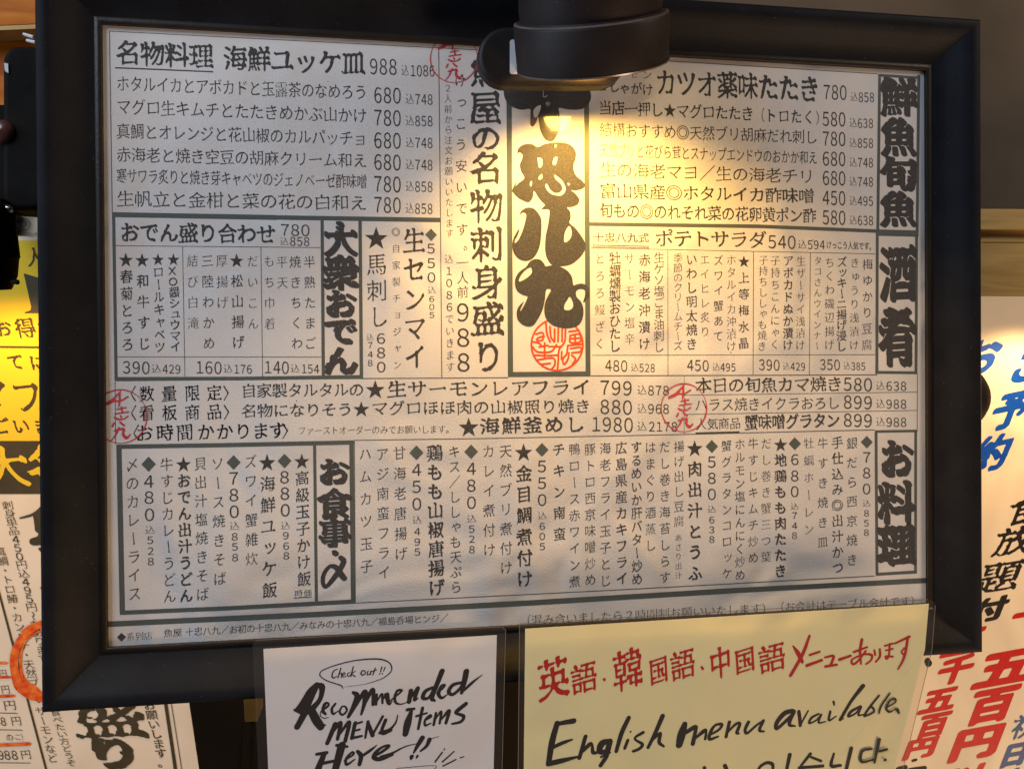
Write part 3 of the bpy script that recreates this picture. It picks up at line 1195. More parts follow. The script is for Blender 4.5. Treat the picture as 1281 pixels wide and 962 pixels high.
B_h = [[(850, 688), (884, 700), (886, 745), (874, 768), (858, 762), (852, 722)], [(982, 690), (1006, 688), (996, 740), (976, 748), (970, 726)],
       [(884, 820), (862, 838), (856, 862), (884, 858)], [(790, 882), (804, 880), (800, 916), (788, 914)], [(1088, 892), (1110, 900), (1096, 912)],
       [(985, 826), (1040, 868), (1070, 922), (1066, 965), (1040, 990), (1000, 991), (952, 976), (920, 942), (910, 907), (926, 902), (950, 945), (988, 972), (1028, 966), (1048, 938), (1036, 902), (1004, 872), (988, 850)],
       [(1105, 1237), (1121, 1277), (1114, 1330), (1084, 1362), (1062, 1360), (1065, 1300), (1084, 1254)], [(988, 582), (1004, 592), (988, 612)]]
trace([B_]+B_h, Q1, 'shop_name_character', 'ink2', Z2)
C_ = [(702, 1150), (722, 1112), (770, 1088), (820, 1098), (862, 1145), (880, 1200), (876, 1330), (860, 1415), (822, 1485), (770, 1515), (712, 1508), (666, 1468), (648, 1407), (654, 1340), (680, 1287), (704, 1256),
      (690, 1310), (668, 1352), (670, 1372), (700, 1338), (730, 1268), (752, 1190), (756, 1142), (730, 1130)]
trace([C_], Q1, 'shop_name_character', 'ink2', Z2)
D_ = [(758, 1562), (790, 1518), (832, 1500), (874, 1508), (902, 1538), (915, 1558), (970, 1550), (1030, 1562), (1090, 1597), (1124, 1647), (1135, 1708), (1160, 1704), (1205, 1697), (1246, 1717),
      (1262, 1757), (1258, 1805), (1242, 1830), (1214, 1848), (1226, 1800), (1230, 1760), (1214, 1743), (1180, 1742), (1156, 1764), (1162, 1804), (1196, 1842), (1216, 1902), (1210, 1972), (1180, 2026),
      (1120, 2052), (1040, 2052), (962, 2026), (914, 1972), (902, 1902), (914, 1832), (954, 1752), (938, 1740), (916, 1752), (906, 1832), (886, 1912), (850, 1982), (808, 2036), (750, 2036), (700, 2002),
      (682, 1952), (690, 1892), (738, 1840), (716, 1892), (712, 1918), (745, 1862), (768, 1802), (740, 1792), (690, 1762), (668, 1707), (672, 1652), (702, 1604), (745, 1572)]
D_h = [[(750, 1590), (790, 1568), (802, 1582), (800, 1615), (762, 1652), (716, 1678), (698, 1675), (712, 1636)], [(1106, 1802), (1131, 1847), (1130, 1888), (1100, 1910), (1062, 1902), (1066, 1862), (1084, 1832)]]
trace([D_]+D_h, Q1, 'shop_name_character', 'ink2', Z3)
i = Ink()
for ch, x, y in (('し', 681.4, 118), ('ゃ', 685.2, 130)):
    place(i, ch, 'R', x, y, 8.5, 10)
i.build('shop_name_reading', MT['paper'], sheet, Z4)

# --- vermilion seal under the shop name
b = Brush(655, 390, 740, 475, 6)
T3 = (540, 340, 6.405)
ring = [(1005+206*math.cos(a), 585+206*math.sin(a), 15) for a in np.linspace(0, 2*math.pi, 40)]
b.stroke(ring, T3, nib=1)
for st in [[(835, 500), (885, 488), (900, 520)], [(850, 532), (885, 520), (888, 548), (850, 552), (840, 540)], [(812, 562), (860, 572), (882, 596)], [(915, 410), (925, 500), (950, 562)],
           [(948, 440), (955, 520), (982, 562)], [(808, 602), (850, 642), (955, 640), (1000, 585)], [(905, 570), (905, 682)], [(862, 602), (930, 590)], [(816, 668), (920, 672), (1008, 668)],
           [(850, 706), (970, 692), (988, 740), (960, 782)], [(872, 742), (950, 734)], [(985, 460), (985, 560)], [(1015, 440), (1012, 560)], [(1046, 440), (1045, 560)],
           [(1072, 452), (1065, 560), (1022, 622), (1015, 700), (1008, 785)], [(1100, 480), (1180, 470)], [(1112, 510), (1185, 502), (1190, 560), (1112, 566), (1110, 510)], [(1112, 537), (1186, 531)],
           [(1148, 505), (1150, 562)], [(1090, 592), (1210, 580)], [(1112, 616), (1190, 606), (1190, 640), (1122, 650)], [(1090, 602), (1080, 660), (1050, 700), (1062, 742), (1092, 700), (1100, 650)],
           [(1122, 668), (1152, 700), (1128, 742)], [(1042, 640), (1040, 700)], [(940, 600), (1040, 600)]]:
    b.stroke([(x, y, 15) for x, y in st], T3, nib=1)
i = Ink()
b.to(i, 0.0, 0.2)
i.build('vermilion_seal', MT['seal'], sheet, Z2)

# --- top right block
i = Ink()
for ch, x, y, w, h in [('サ', 757, 89, 12, 12), ('ー', 774, 91, 12, 12), ('モ', 792, 93.3, 12.5, 11), ('ン', 809.5, 94, 12.5, 12)]:
    place(i, ch, 'R', x, y, w, h)
for ch, x, y in [('こ', 753, 107.5), ('し', 768.5, 109), ('ゃ', 781.5, 110.5), ('が', 796, 111.5), ('け', 810, 113)]:
    place(i, ch, 'M', x, y, 14.5, 16)
i.build('dish_name', MT['ink'], sheet, Z2)
line_obj('heading', 'カツオ薬味たたき', (820, 103.5), (1025, 112.6), 36, 'B', 'ink2')
price(1029.5, 1059.5, 115.4, 18.8, '780', 1064, 1073, 1073.8, 1093.8, 121.3, 12.4, '858')
line_obj('dish_name', '当店一押し★マグロたたき', (749, 135), (943, 143.2), 19.5, 'M')
i = Ink()
for ch, x, w in [('（', 950, 14), ('ト', 964, 14.5), ('ロ', 980.5, 14.5), ('た', 996, 14.5), ('く', 1011.5, 14.5), ('）', 1027, 14)]:
    place(i, ch, 'M' if ch not in '（）' else 'T', x, 144.6+(x-950)*0.04, w, 19)
i.build('dish_name', MT['ink'], sheet, Z2)
line_obj('dish_name', '結構おすすめ◎天然ブリ胡麻だれ刺し', (749.5, 162.4), (1023, 172.3), 19.5, 'R')
line_obj('dish_name', '天然ブリと花びら茸とスナップエンドウのおかか和え', (749.5, 188), (1022.5, 198), 18.5, 'R')
line_obj('dish_name', '生の海老マヨ／生の海老チリ', (750, 212.4), (1019, 221.5), 20.5, 'R')
line_obj('dish_name', '富山県産◎ホタルイカ酢味噌', (750, 239), (1019, 246.2), 20.5, 'M')
line_obj('dish_name', '旬もの◎のれそれ菜の花卵黄ポン酢', (749.5, 263.6), (1021, 270.6), 20, 'M')
for n, y, ty, tax in [('580', 148.8, 153.8, '638'), ('780', 173.4, 178.6, '858'), ('680', 198.4, 203, '748'), ('680', 222.6, 227, '748'), ('450', 247.4, 251, '495'), ('580', 271.8, 275.3, '638')]:
    price(1028.6, 1058, y, 18.4, n, 1062.5, 1072, 1072.6, 1092.6, ty, 12.2, tax)
for box in [[('鮮', 122, 46, 50), ('魚', 172, 45, 50), ('旬', 217.5, 47, 43), ('魚', 262, 46, 46)], [('酒', 343, 46, 72), ('肴', 422, 48, 74)], [('お', 574, 43, 51), ('料', 629, 47, 54), ('理', 682, 48, 52)]]:
    i = Ink()
    for ch, y, w, h in box:
        i = Ink()
        place(i, ch, 'H', 1125-(y-100)*0.006, y, w, h)
        i.build('title_character', MT['ink2'], sheet, Z2)

# --- potato salad block
line_obj('heading', '十忠八九式', (741.5, 297), (812, 298.2), 12.5, 'M')
line_obj('heading', 'ポテトサラダ', (819, 298.2), (959, 300.6), 23, 'M', 'ink2')
price(960.4, 996, 302.3, 17, '540', 998, 1009, 1010, 1032, 305.6, 11.5, '594')
line_obj('note', 'けっこう人気です。', (1033.5, 306.6), (1094, 308.6), 10.5, 'M')
for t, x, x1, y0, y1, w, st in [
    ('とろろ鰻ざく', 750.5, 750.2, 324, 430, 13.5, 'T'), ('牡蠣燻製おひたし', 769.2, 769, 323.5, 433, 15.2, 'M'), ('サーモン塩辛', 787.6, 787.4, 323.5, 424, 14, 'T'),
    ('赤海老沖漬け', 806.2, 806, 325.5, 430.5, 15, 'M'), ('生ゲソ塩ごま油刺し', 824.4, 824.2, 322.5, 434, 14, 'R'), ('季節のクリームチーズ', 848, 848, 323, 432.5, 12.5, 'T'),
    ('いわし明太焼き', 865, 865, 325, 430.5, 14.5, 'M'), ('エイヒレ炙り', 881.5, 881.8, 325, 415, 13, 'T'), ('ズワイ蟹あて', 898.6, 898.4, 326, 420.5, 13, 'R'),
    ('ホタルイカ沖漬け', 914.6, 914.8, 325.5, 433, 13, 'T'), ('★上等梅水晶', 930.5, 930, 327.5, 429.5, 13.6, 'M'), ('子持ちししゃも焼き', 955, 953, 325.5, 433, 12, 'T'),
    ('子持ちこんにゃく', 970, 969, 326, 431, 12.5, 'T'), ('アボカドぬか漬け', 986, 985.4, 326.5, 432, 13.5, 'M'), ('生ザーサイ浅漬け', 1002, 1001, 327, 432, 12.5, 'T'),
    ('タコさんウインナー', 1023, 1022, 326.5, 433, 10.5, 'T'), ('ちくわ磯辺揚げ', 1037.8, 1037.4, 328.5, 431.5, 13, 'T'), ('ズッキーニ揚げ浸し', 1053.2, 1052.4, 328, 433.5, 13, 'M'),
        ('きゅうり浅漬け', 1069.2, 1068.4, 329, 432, 12.5, 'T'), ('梅ゆかり豆腐', 1085.2, 1084.4, 331, 431.5, 13.6, 'R')]:
    col_obj('dish_name', t, x, y0, y1, w, st, x1=x1)
price(756.6, 785.2, 457, 14.5, '480', 789, 799, 799.4, 819.6, 459.3, 10.5, '528')
price(859, 887, 456.6, 14.2, '450', 891, 900.5, 900.8, 920.4, 458.6, 10.5, '495')
price(949, 975.6, 456, 14, '390', 979, 988, 988.6, 1007.4, 457.8, 10.2, '429')
price(1025.4, 1051, 455.8, 13.8, '350', 1055, 1064, 1064.6, 1082.6, 457.4, 10, '385')

# --- band of specials
i = Ink()
for ch, x, st in [('〈', 161.5, 'R'), ('数', 183.5, 'M'), ('量', 211.5, 'M'), ('限', 240.5, 'M'), ('定', 268, 'M'), ('〉', 288, 'R')]:
    place(i, ch, st, x, 493.2-(x-160)*0.015, 19.5, 21)
i.build('note', MT['marker'], sheet, Z2)
i = Ink()
for ch, x, st in [('〈', 162, 'R'), ('看', 183.5, 'M'), ('板', 212, 'M'), ('商', 240.5, 'M'), ('品', 268, 'M'), ('〉', 288.5, 'R')]:
    place(i, ch, st, x, 517.4-(x-160)*0.018, 19.5, 21)
i.build('note', MT['marker'], sheet, Z2)
i = Ink()
for ch, x, st in [('〈', 164.5, 'R'), ('お', 181, 'M'), ('時', 206, 'M'), ('間', 231, 'M'), ('か', 257.5, 'M'), ('か', 281, 'M'), ('り', 304, 'M'), ('ま', 326, 'M'), ('す', 347, 'M'), ('〉', 362.5, 'R')]:
    place(i, ch, st, x, 542.4-(x-160)*0.02, 22, 22)
i.build('note', MT['marker'], sheet, Z2)
line_obj('dish_name', '自家製タルタルの', (301.5, 489), (455.5, 487.6), 19, 'M')
for x_, y_, w_ in ((469.5, 487.6, 25), (452, 512, 21), (586.3, 534.6, 26)):
    i = Ink()
    place(i, '★', 'M', x_, y_, w_, w_)
    i.build('star', MT['ink2'], sheet, Z2)
line_obj('dish_name', '生サーモンレアフライ', (483.5, 487.2), (740, 484.6), 22.5, 'M')
line_obj('dish_name', '名物になりそう', (301.5, 514.4), (441.5, 512), 18.5, 'M')
line_obj('dish_name', 'マグロほほ肉の山椒照り焼き', (464.5, 511), (739.5, 508.2), 19, 'M')
line_obj('note', 'ファーストオーダーのみでお願いします。', (372.5, 538.8), (568, 536.6), 11.5, 'T')
line_obj('dish_name', '海鮮釜めし', (599, 533.4), (733, 530.6), 22.5, 'B')
price(750, 791.5, 484.4, 18.5, '799', 797, 809, 810, 837.5, 487.6, 12.5, '878')
price(750, 791.5, 508.4, 18.5, '880', 797, 809, 810, 837.5, 510.6, 12.5, '968')
price(739.5, 792.5, 530, 18.8, '1980', 797, 809, 811, 848, 532.8, 12.5, '2178')
line_obj('dish_name', '本日の旬魚カマ焼き', (869.5, 482.6), (1054, 480.4), 20.5, 'M')
line_obj('dish_name', 'ハラス焼きイクラおろし', (868.5, 506.6), (1051, 503.8), 18, 'R')
line_obj('note', '人気商品', (870, 530.6), (926.5, 529.4), 15.5, 'R')
line_obj('dish_name', '蟹味噌グラタン', (931, 529), (1050.5, 525.8), 20, 'B')
price(1054.6, 1091.6, 480.2, 17, '580', 1095.6, 1107, 1108, 1134.4, 482.2, 11.8, '638')
price(1054.6, 1091.6, 502.6, 17, '899', 1095.6, 1107, 1108, 1134.4, 504.6, 11.8, '988')
price(1054.6, 1091.6, 525, 17, '899', 1095.6, 1107, 1108, 1134.4, 527.2, 11.8, '988')

# --- rice and noodle block
for t, x, x1, y0, y1, w, st in [
    ('〆のカレーライス', 165.2, 168.4, 581.5, 742.5, 17.5, 'R'), ('牛すじカレーうどん', 208.3, 212.2, 581, 745.6, 17, 'R'), ('★おでん出汁うどん', 229.6, 232.8, 581, 745, 17.5, 'B'),
    ('貝出汁塩焼きそば', 250.6, 253.4, 580, 743, 16.5, 'R'), ('ソース焼きそば', 272.2, 275, 580, 723.5, 16.5, 'R'), ('ズワイ蟹雑炊', 313.4, 315, 577.5, 699, 16.5, 'R'),
        ('★海鮮ユッケ飯', 334.2, 337.2, 578.8, 738, 19.5, 'M'), ('★高級玉子かけ飯', 377.6, 380.2, 577.2, 724, 17.8, 'M')]:
    col_obj('dish_name', t, x, y0, y1, w, st, x1=x1)
line_obj('note', '時価', (368, 742.2), (390.5, 741), 9.5, 'R')
vprice(186, 188.8, 580.6, (602, 622, 643.5), '480', 662.5, (675.3, 689, 702), '528', 12.6, 16, 18.2)
vprice(292.3, 294.2, 578.4, (598, 618.8, 639.6), '780', 657.4, (671, 683.6, 697), '858', 12.4, 16, 17.6)
vprice(356, 358.2, 576.6, (596.6, 617, 637.8), '880', 657, (669.6, 682.6, 694.8), '968', 12.2, 15.8, 17.4)
i = Ink()
for ch, y, w, h in [('お', 590.5, 40, 36), ('食', 630, 43, 40), ('事', 666.5, 41, 36)]:
    place(i, ch, 'H', 418.2+(y-590)*0.012, y, w, h)
place(i, '・', 'H', 419.6, 692, 26, 26)
i.build('section_title', MT['ink2'], sheet, Z2)
b = Brush(395, 690, 442, 742, 6)
b.stroke([(1100, 355, 45), (1130, 390, 58), (1100, 460, 62), (1030, 560, 58), (965, 630, 42), (935, 590, 42), (945, 510, 46), (1000, 440, 44), (1060, 450, 52), (1110, 520, 60), (1140, 555, 52)], (280, 650, 7.54), nib=0.8, ang=-0.6)
i = Ink()
b.to(i, 0.0, 0.15)
i.build('section_title', MT['ink2'], sheet, Z2)

# --- bottom block
for t, x, x1, y0, y1, w, st in [
    ('ハムカツ玉子', 456.8, 458.6, 567.8, 708, 16.5, 'R'), ('アジ南蛮フライ', 478.2, 480.4, 568, 716, 16.5, 'R'), ('甘海老唐揚げ', 499.6, 501.6, 567, 692.5, 16.5, 'R'),
    ('鶏もも山椒唐揚げ', 543.8, 546, 566.8, 735, 20.5, 'B'), ('キス／ししゃも天ぷら', 568.2, 570.4, 565, 734, 15.5, 'R'), ('カレイ煮付け', 611, 612, 564.6, 687.6, 16.2, 'R'),
    ('天然ブリ煮付け', 632.4, 633.2, 564.2, 710, 16.4, 'R'), ('★金目鯛煮付け', 655, 656.2, 566, 724.4, 20.4, 'B'), ('チキン南蛮', 698.8, 700, 562.6, 668, 15.6, 'M'),
    ('鴨ロース赤ワイン煮', 718.4, 718.8, 562, 727, 14.8, 'R'), ('豚トロ西京味噌炒め', 738, 738.4, 562, 725, 14.8, 'R'), ('海老フライ玉子とじ', 757, 757.4, 560.8, 726, 14.8, 'R'),
    ('広島県産カキフライ', 776.8, 777.8, 560.4, 723.6, 15.6, 'M'), ('するめいか肝バター炒め', 795.8, 796.8, 559.4, 724.4, 14.4, 'M'), ('はまぐり酒蒸し', 813.4, 813.8, 559.6, 682, 14.4, 'R'),
    ('だし巻き海苔しらす', 831.4, 831.8, 559, 722, 14.4, 'R'), ('揚げ出し豆腐', 849.2, 849.2, 558.6, 652, 13.8, 'R'), ('あさり出汁', 848.6, 848.6, 672.4, 719.4, 9, 'T'),
    ('★肉出汁とうふ', 869, 869.4, 561, 716.6, 18.6, 'B'), ('蟹グラタンコロッケ', 908.6, 909.4, 557.6, 717, 13.6, 'R'), ('ホルモン塩にんにく炒め', 925.4, 925.6, 555.6, 719, 13.6, 'R'),
    ('牛すじキムチ炒め', 942, 942.2, 555, 697.4, 13.6, 'R'), ('だし巻き蟹三つ葉', 958.4, 958, 554.8, 696.4, 13.6, 'T'), ('★地鶏もも肉たたき', 976.4, 976, 556.4, 714, 15.6, 'B'),
    ('牡蠣ホーレン', 1011.8, 1011.6, 554.4, 662, 13.6, 'T'), ('牛すき焼き皿', 1029.2, 1029, 554.6, 678, 13.8, 'R'), ('手仕込み◎出汁かつ', 1047.2, 1047.8, 553.8, 710, 15, 'M'),
        ('銀だら西京焼き', 1065.6, 1065.6, 554.4, 700, 14.4, 'R')]:
    col_obj('dish_name', t, x, y0, y1, w, st, x1=x1)
for x, x1, yd, ys, n, yk, yt, tax, w, h, dia in [
    (521, 522.2, 566.3, (587.5, 608.5, 630), '450', 650, (664.6, 677.4, 690), '495', 12, 15.6, 17.6),
    (589.4, 590.4, 565, (586, 607, 628.4), '480', 648.4, (661.4, 674, 687), '528', 12, 15.6, 17.2),
    (678, 678.4, 562.6, (583, 604, 625), '550', 644.6, (658, 670.6, 683.2), '605', 11.6, 15, 16.4),
    (890.4, 890.4, 558.4, (577.6, 597.8, 618), '580', 636.6, (650, 662.4, 674.4), '638', 11, 14.4, 15.6),
    (994.2, 993.8, 555, (574.6, 595, 614.6), '680', 633, (644.6, 657.4, 669.6), '748', 10.4, 14, 15.4),
        (1084.2, 1083.8, 553, (571.8, 591.4, 611.4), '780', 629.4, (641.8, 654, 666), '858', 10.2, 13.6, 15)]:
    vprice(x, x1, yd, ys, n, yk, yt, tax, w, h, dia)
line_obj('small_print', '◆系列店', (146.5, 797), (191, 794.4), 11, 'T')
line_obj('small_print', '魚屋', (204.5, 791.8), (228, 790.6), 11, 'R')
line_obj('small_print', '十忠八九／お初の十忠八九／みなみの十忠八九／福島呑場ヒンジ／', (231.5, 790.4), (561, 772.4), 11.5, 'R')
line_obj('small_print', '（混み合いましたら２時間制お願いいたします）', (650, 776), (967, 759.6), 14, 'T')
line_obj('small_print', '（お会計はテーブル会計です）', (968, 759.4), (1152, 750.4), 13, 'T')

# --- three red round shop stamps
for cx, cy, rx, ry, tilt in [(151, 521, 33, 33.4, 0.12), (855.4, 510, 28.4, 30, 0.10), (568, 74, 29.5, 30, 0.15)]:
    b = Brush(cx-rx-3, cy-ry-3, cx+rx+3, cy+ry+3, 6)
    b.stroke([(cx+rx*math.cos(a), cy+ry*math.sin(a), 1.25+0.4*math.sin(3*a)) for a in np.linspace(0, 2*math.pi, 40)], nib=1)
    # brushed characters, top to bottom
    g = ry/30
    for st in [[(-17, -13, 7), (-9, -17, 9), (-3, -24, 5), (1, -28, 3)], [(-8, -17, 4), (2, -18, 4), (9, -22, 4)], [(0, -26, 4), (0, -18, 4), (-1, -11, 3)],
               [(-3, -8, 3), (7, -10, 3)], [(2, -11, 3), (3, -4, 3)], [(-5, -3, 3), (10, -5, 3)], [(-6, 1, 3), (-2, 3, 4), (4, 3, 3), (9, 0, 4)], [(1, -1, 3), (2, 1, 3)],
               [(-6, 7, 4), (-8, 11, 4)], [(0, 6, 3), (5, 10, 4)], [(-1, 13, 4), (-4, 20, 4), (-9, 27, 2)], [(-6, 16, 3), (4, 14, 5), (4, 20, 5), (8, 24, 6), (12, 20, 3)]]:
        b.stroke([(cx-tilt*10+x*g, cy+y*g, w*0.66*g) for x, y, w in st], nib=0.6)
    i = Ink()
    b.to(i, 0.0, 0.3)
    i.build('round_red_stamp', MT['stamp'], sheet, Z4*1.2)

# (the paper has a few dirt marks)
i = Ink()
for _ in range(26):
    x, y = random.uniform(150, 1140), random.uniform(100, 740)
    r = random.uniform(0.35, 0.9)
    P = np.array([(x+r*(1+random.uniform(-.3, .3))*math.cos(a), y+r*(1+random.uniform(-.3, .3))*math.sin(a)) for a in np.linspace(0, 6.28, 7)[:-1]])
    q = at2(P[:, 0], P[:, 1])
    i.add(q, [(0, 1, 2), (0, 2, 3), (0, 3, 4), (0, 4, 5)])
i.build('dirt_specks', MT['thin'], sheet, Z2*0.7)

# ================================================================== CLIP SPOTLIGHT
def frame_of(axis):
    a = Vector(axis).normalized()
    x = a.orthogonal().normalized()
    y = a.cross(x).normalized()
    return a, x, y


def lathe(origin, axis, prof, seg=48, closed=False):
    """revolve (distance along axis, radius) about an axis"""
    a, x, y = frame_of(axis)
    o = Vector(origin)
    vs, fs = [], []
    n = len(prof)
    for k_ in range(seg):
        t = 2*math.pi*k_/seg
        d = x*math.cos(t)+y*math.sin(t)
        for h, r in prof:
            vs.append(o+a*h+d*r)
    for k_ in range(seg):
        k2 = (k_+1) % seg
        for i_ in range(n-1 if not closed else n):
            j_ = (i_+1) % n
            fs.append((k_*n+i_, k_*n+j_, k2*n+j_, k2*n+i_))
    return vs, fs


def part_lathe(name, m, parent, origin, axis, prof, seg=48, split=35, closed=False):
    v, f = lathe(origin, axis, prof, seg, closed)
    o = obj(name, v, f, m, parent, smooth=True)
    fix_normals(o)
    e = o.modifiers.new('edge', 'EDGE_SPLIT')
    e.split_angle = math.radians(split)
    return o


def pill(cx, cy, w, h, r, n=9, tilt=0.0):
    P = []
    for sx, sy, a0 in ((1, -1, -90), (1, 1, 0), (-1, 1, 90), (-1, -1, 180)):
        for i_ in range(n):
            a = math.radians(a0+90*i_/(n-1))
            P.append((sx*(w/2-r)+r*math.cos(a), sy*(h/2-r)+r*math.sin(a)))
    c, s_ = math.cos(tilt), math.sin(tilt)
    return [(cx+x*c-y*s_, cy+x*s_+y*c) for x, y in P]


def bevel(o, w, seg=3):
    b_ = o.modifiers.new('bevel', 'BEVEL')
    b_.width = w
    b_.segments = seg
    b_.limit_method = 'ANGLE'
    b_.angle_limit = math.radians(50)
    for p in o.data.polygons:
        p.use_smooth = True
    e = o.modifiers.new('wn', 'WEIGHTED_NORMAL')
    return o


dep = float((MOUTH-CAM)@FWD)
R0 = 94.5*dep/1000
lamp = thing('clip_spotlight', 'black clip spotlight over the middle of the menu, its barrel mouth turned to the paper', 'spotlight', tuple(MOUTH))
part_lathe('bezel', MT['lamp'], lamp, MOUTH, -AXIS, [(0.0, R0-0.0016), (0.0, R0), (0.0262, R0*1.004), (0.0275, R0-0.0006), (0.0285, R0-0.0022), (0.020, R0-0.003), (0.0, R0-0.0016)], 72)
part_lathe('bezel_edge', MT['lampedge'], lamp, MOUTH, -AXIS, [(-0.0004, R0-0.0013), (-0.0004, R0+0.0002), (0.0005, R0+0.0004), (0.0005, R0-0.0013)], 72, closed=True)  # thin ring coloured as the highlight on the mouth rim
part_lathe('barrel', MT['lamp'], lamp, MOUTH, -AXIS, [(0.0280, R0-0.0030), (0.0292, R0-0.0042), (0.0300, R0-0.0042), (0.0345, R0-0.0040), (0.070, R0-0.0075), (0.095, R0-0.013), (0.112, R0*0.55), (0.118, 0.0001)], 72)
part_lathe('shoulder_ring', MT['lampedge'], lamp, MOUTH, -AXIS, [(0.0268, R0-0.0009), (0.0276, R0-0.0002), (0.0284, R0-0.0018), (0.0278, R0-0.003)], 72, closed=True)  # ring coloured as the highlight on the bezel's upper rim
part_lathe('reflector', MT['lampin'], lamp, MOUTH, -AXIS, [(0.003, R0-0.0030), (0.014, R0*0.78), (0.024, R0*0.45), (0.028, 0.0001)], 48)
gl = bpy.data.materials.new('glowing_bulb')
gl.use_nodes = True
gb = gl.node_tree.nodes['Principled BSDF']
gb.inputs['Emission Color'].default_value = (1.0, 0.72, 0.35, 1)
gb.inputs['Emission Strength'].default_value = 40
part_lathe('bulb', gl, lamp, MOUTH, -AXIS, [(0.011, 0.0001), (0.012, 0.006), (0.016, 0.010), (0.022, 0.012), (0.027, 0.010)], 24)
v, f = pxslab(pill(692, 70, 188, 74, 36), -0.036, -0.0225)
bevel(obj('clamp_pad', v, f, MT['lamp'], lamp), 0.0035, 4)
v, f = pxslab(pill(692, 96, 160, 25, 11), -0.0225, -0.0200)
bevel(obj('rubber_grip', v, f, MT['rubber'], lamp), 0.0008, 2)
v, f = pxslab(pill(652, 71.5, 28, 43, 3), -0.0366, -0.0361)
obj('pale_label', v, f, MT['label'], lamp)
i = Ink()
for q_, ch in enumerate('日本'):
    place(i, ch, 'R', 645.5+q_*4, 86, 3.4, 4, d=-0.0367)
i.build('label_print', MT['ink'], lamp, -0.0367)
v, f = pxslab(pill(700, 6, 40, 120, 12), -0.045, -0.0345)
bevel(obj('clamp_arm', v, f, MT['lamp'], lamp), 0.002)
# upper jaw that holds the top rail of the frame
v, f = slab([(0.0, 0.205), (0.045, 0.205), (0.045, 0.262), (0.0, 0.262)], -0.0345, -0.0235)
bevel(obj('clamp_jaw', v, f, MT['lamp'], lamp), 0.002)

# ================================================================== LAMINATED CARDS
DC = -0.0240


def pxpoly(name, pts, d, m, parent, smooth=False):
    """flat or gently bent sheet: pts may carry their own depth"""
    P = [at(p[0], p[1], p[2] if len(p) > 2 else d) for p in pts]
    n = len(P)
    th = 0.0001
    vs = [tuple(p) for p in P]+[(p[0], p[1]+th, p[2]) for p in P]
    fs = [tuple(range(n-1, -1, -1)), tuple(range(n, 2*n))]+[(q, (q+1) % n, (q+1) % n+n, q+n) for q in range(n)]
    o = obj(name, vs, fs, m, parent, smooth)
    fix_normals(o)
    return o


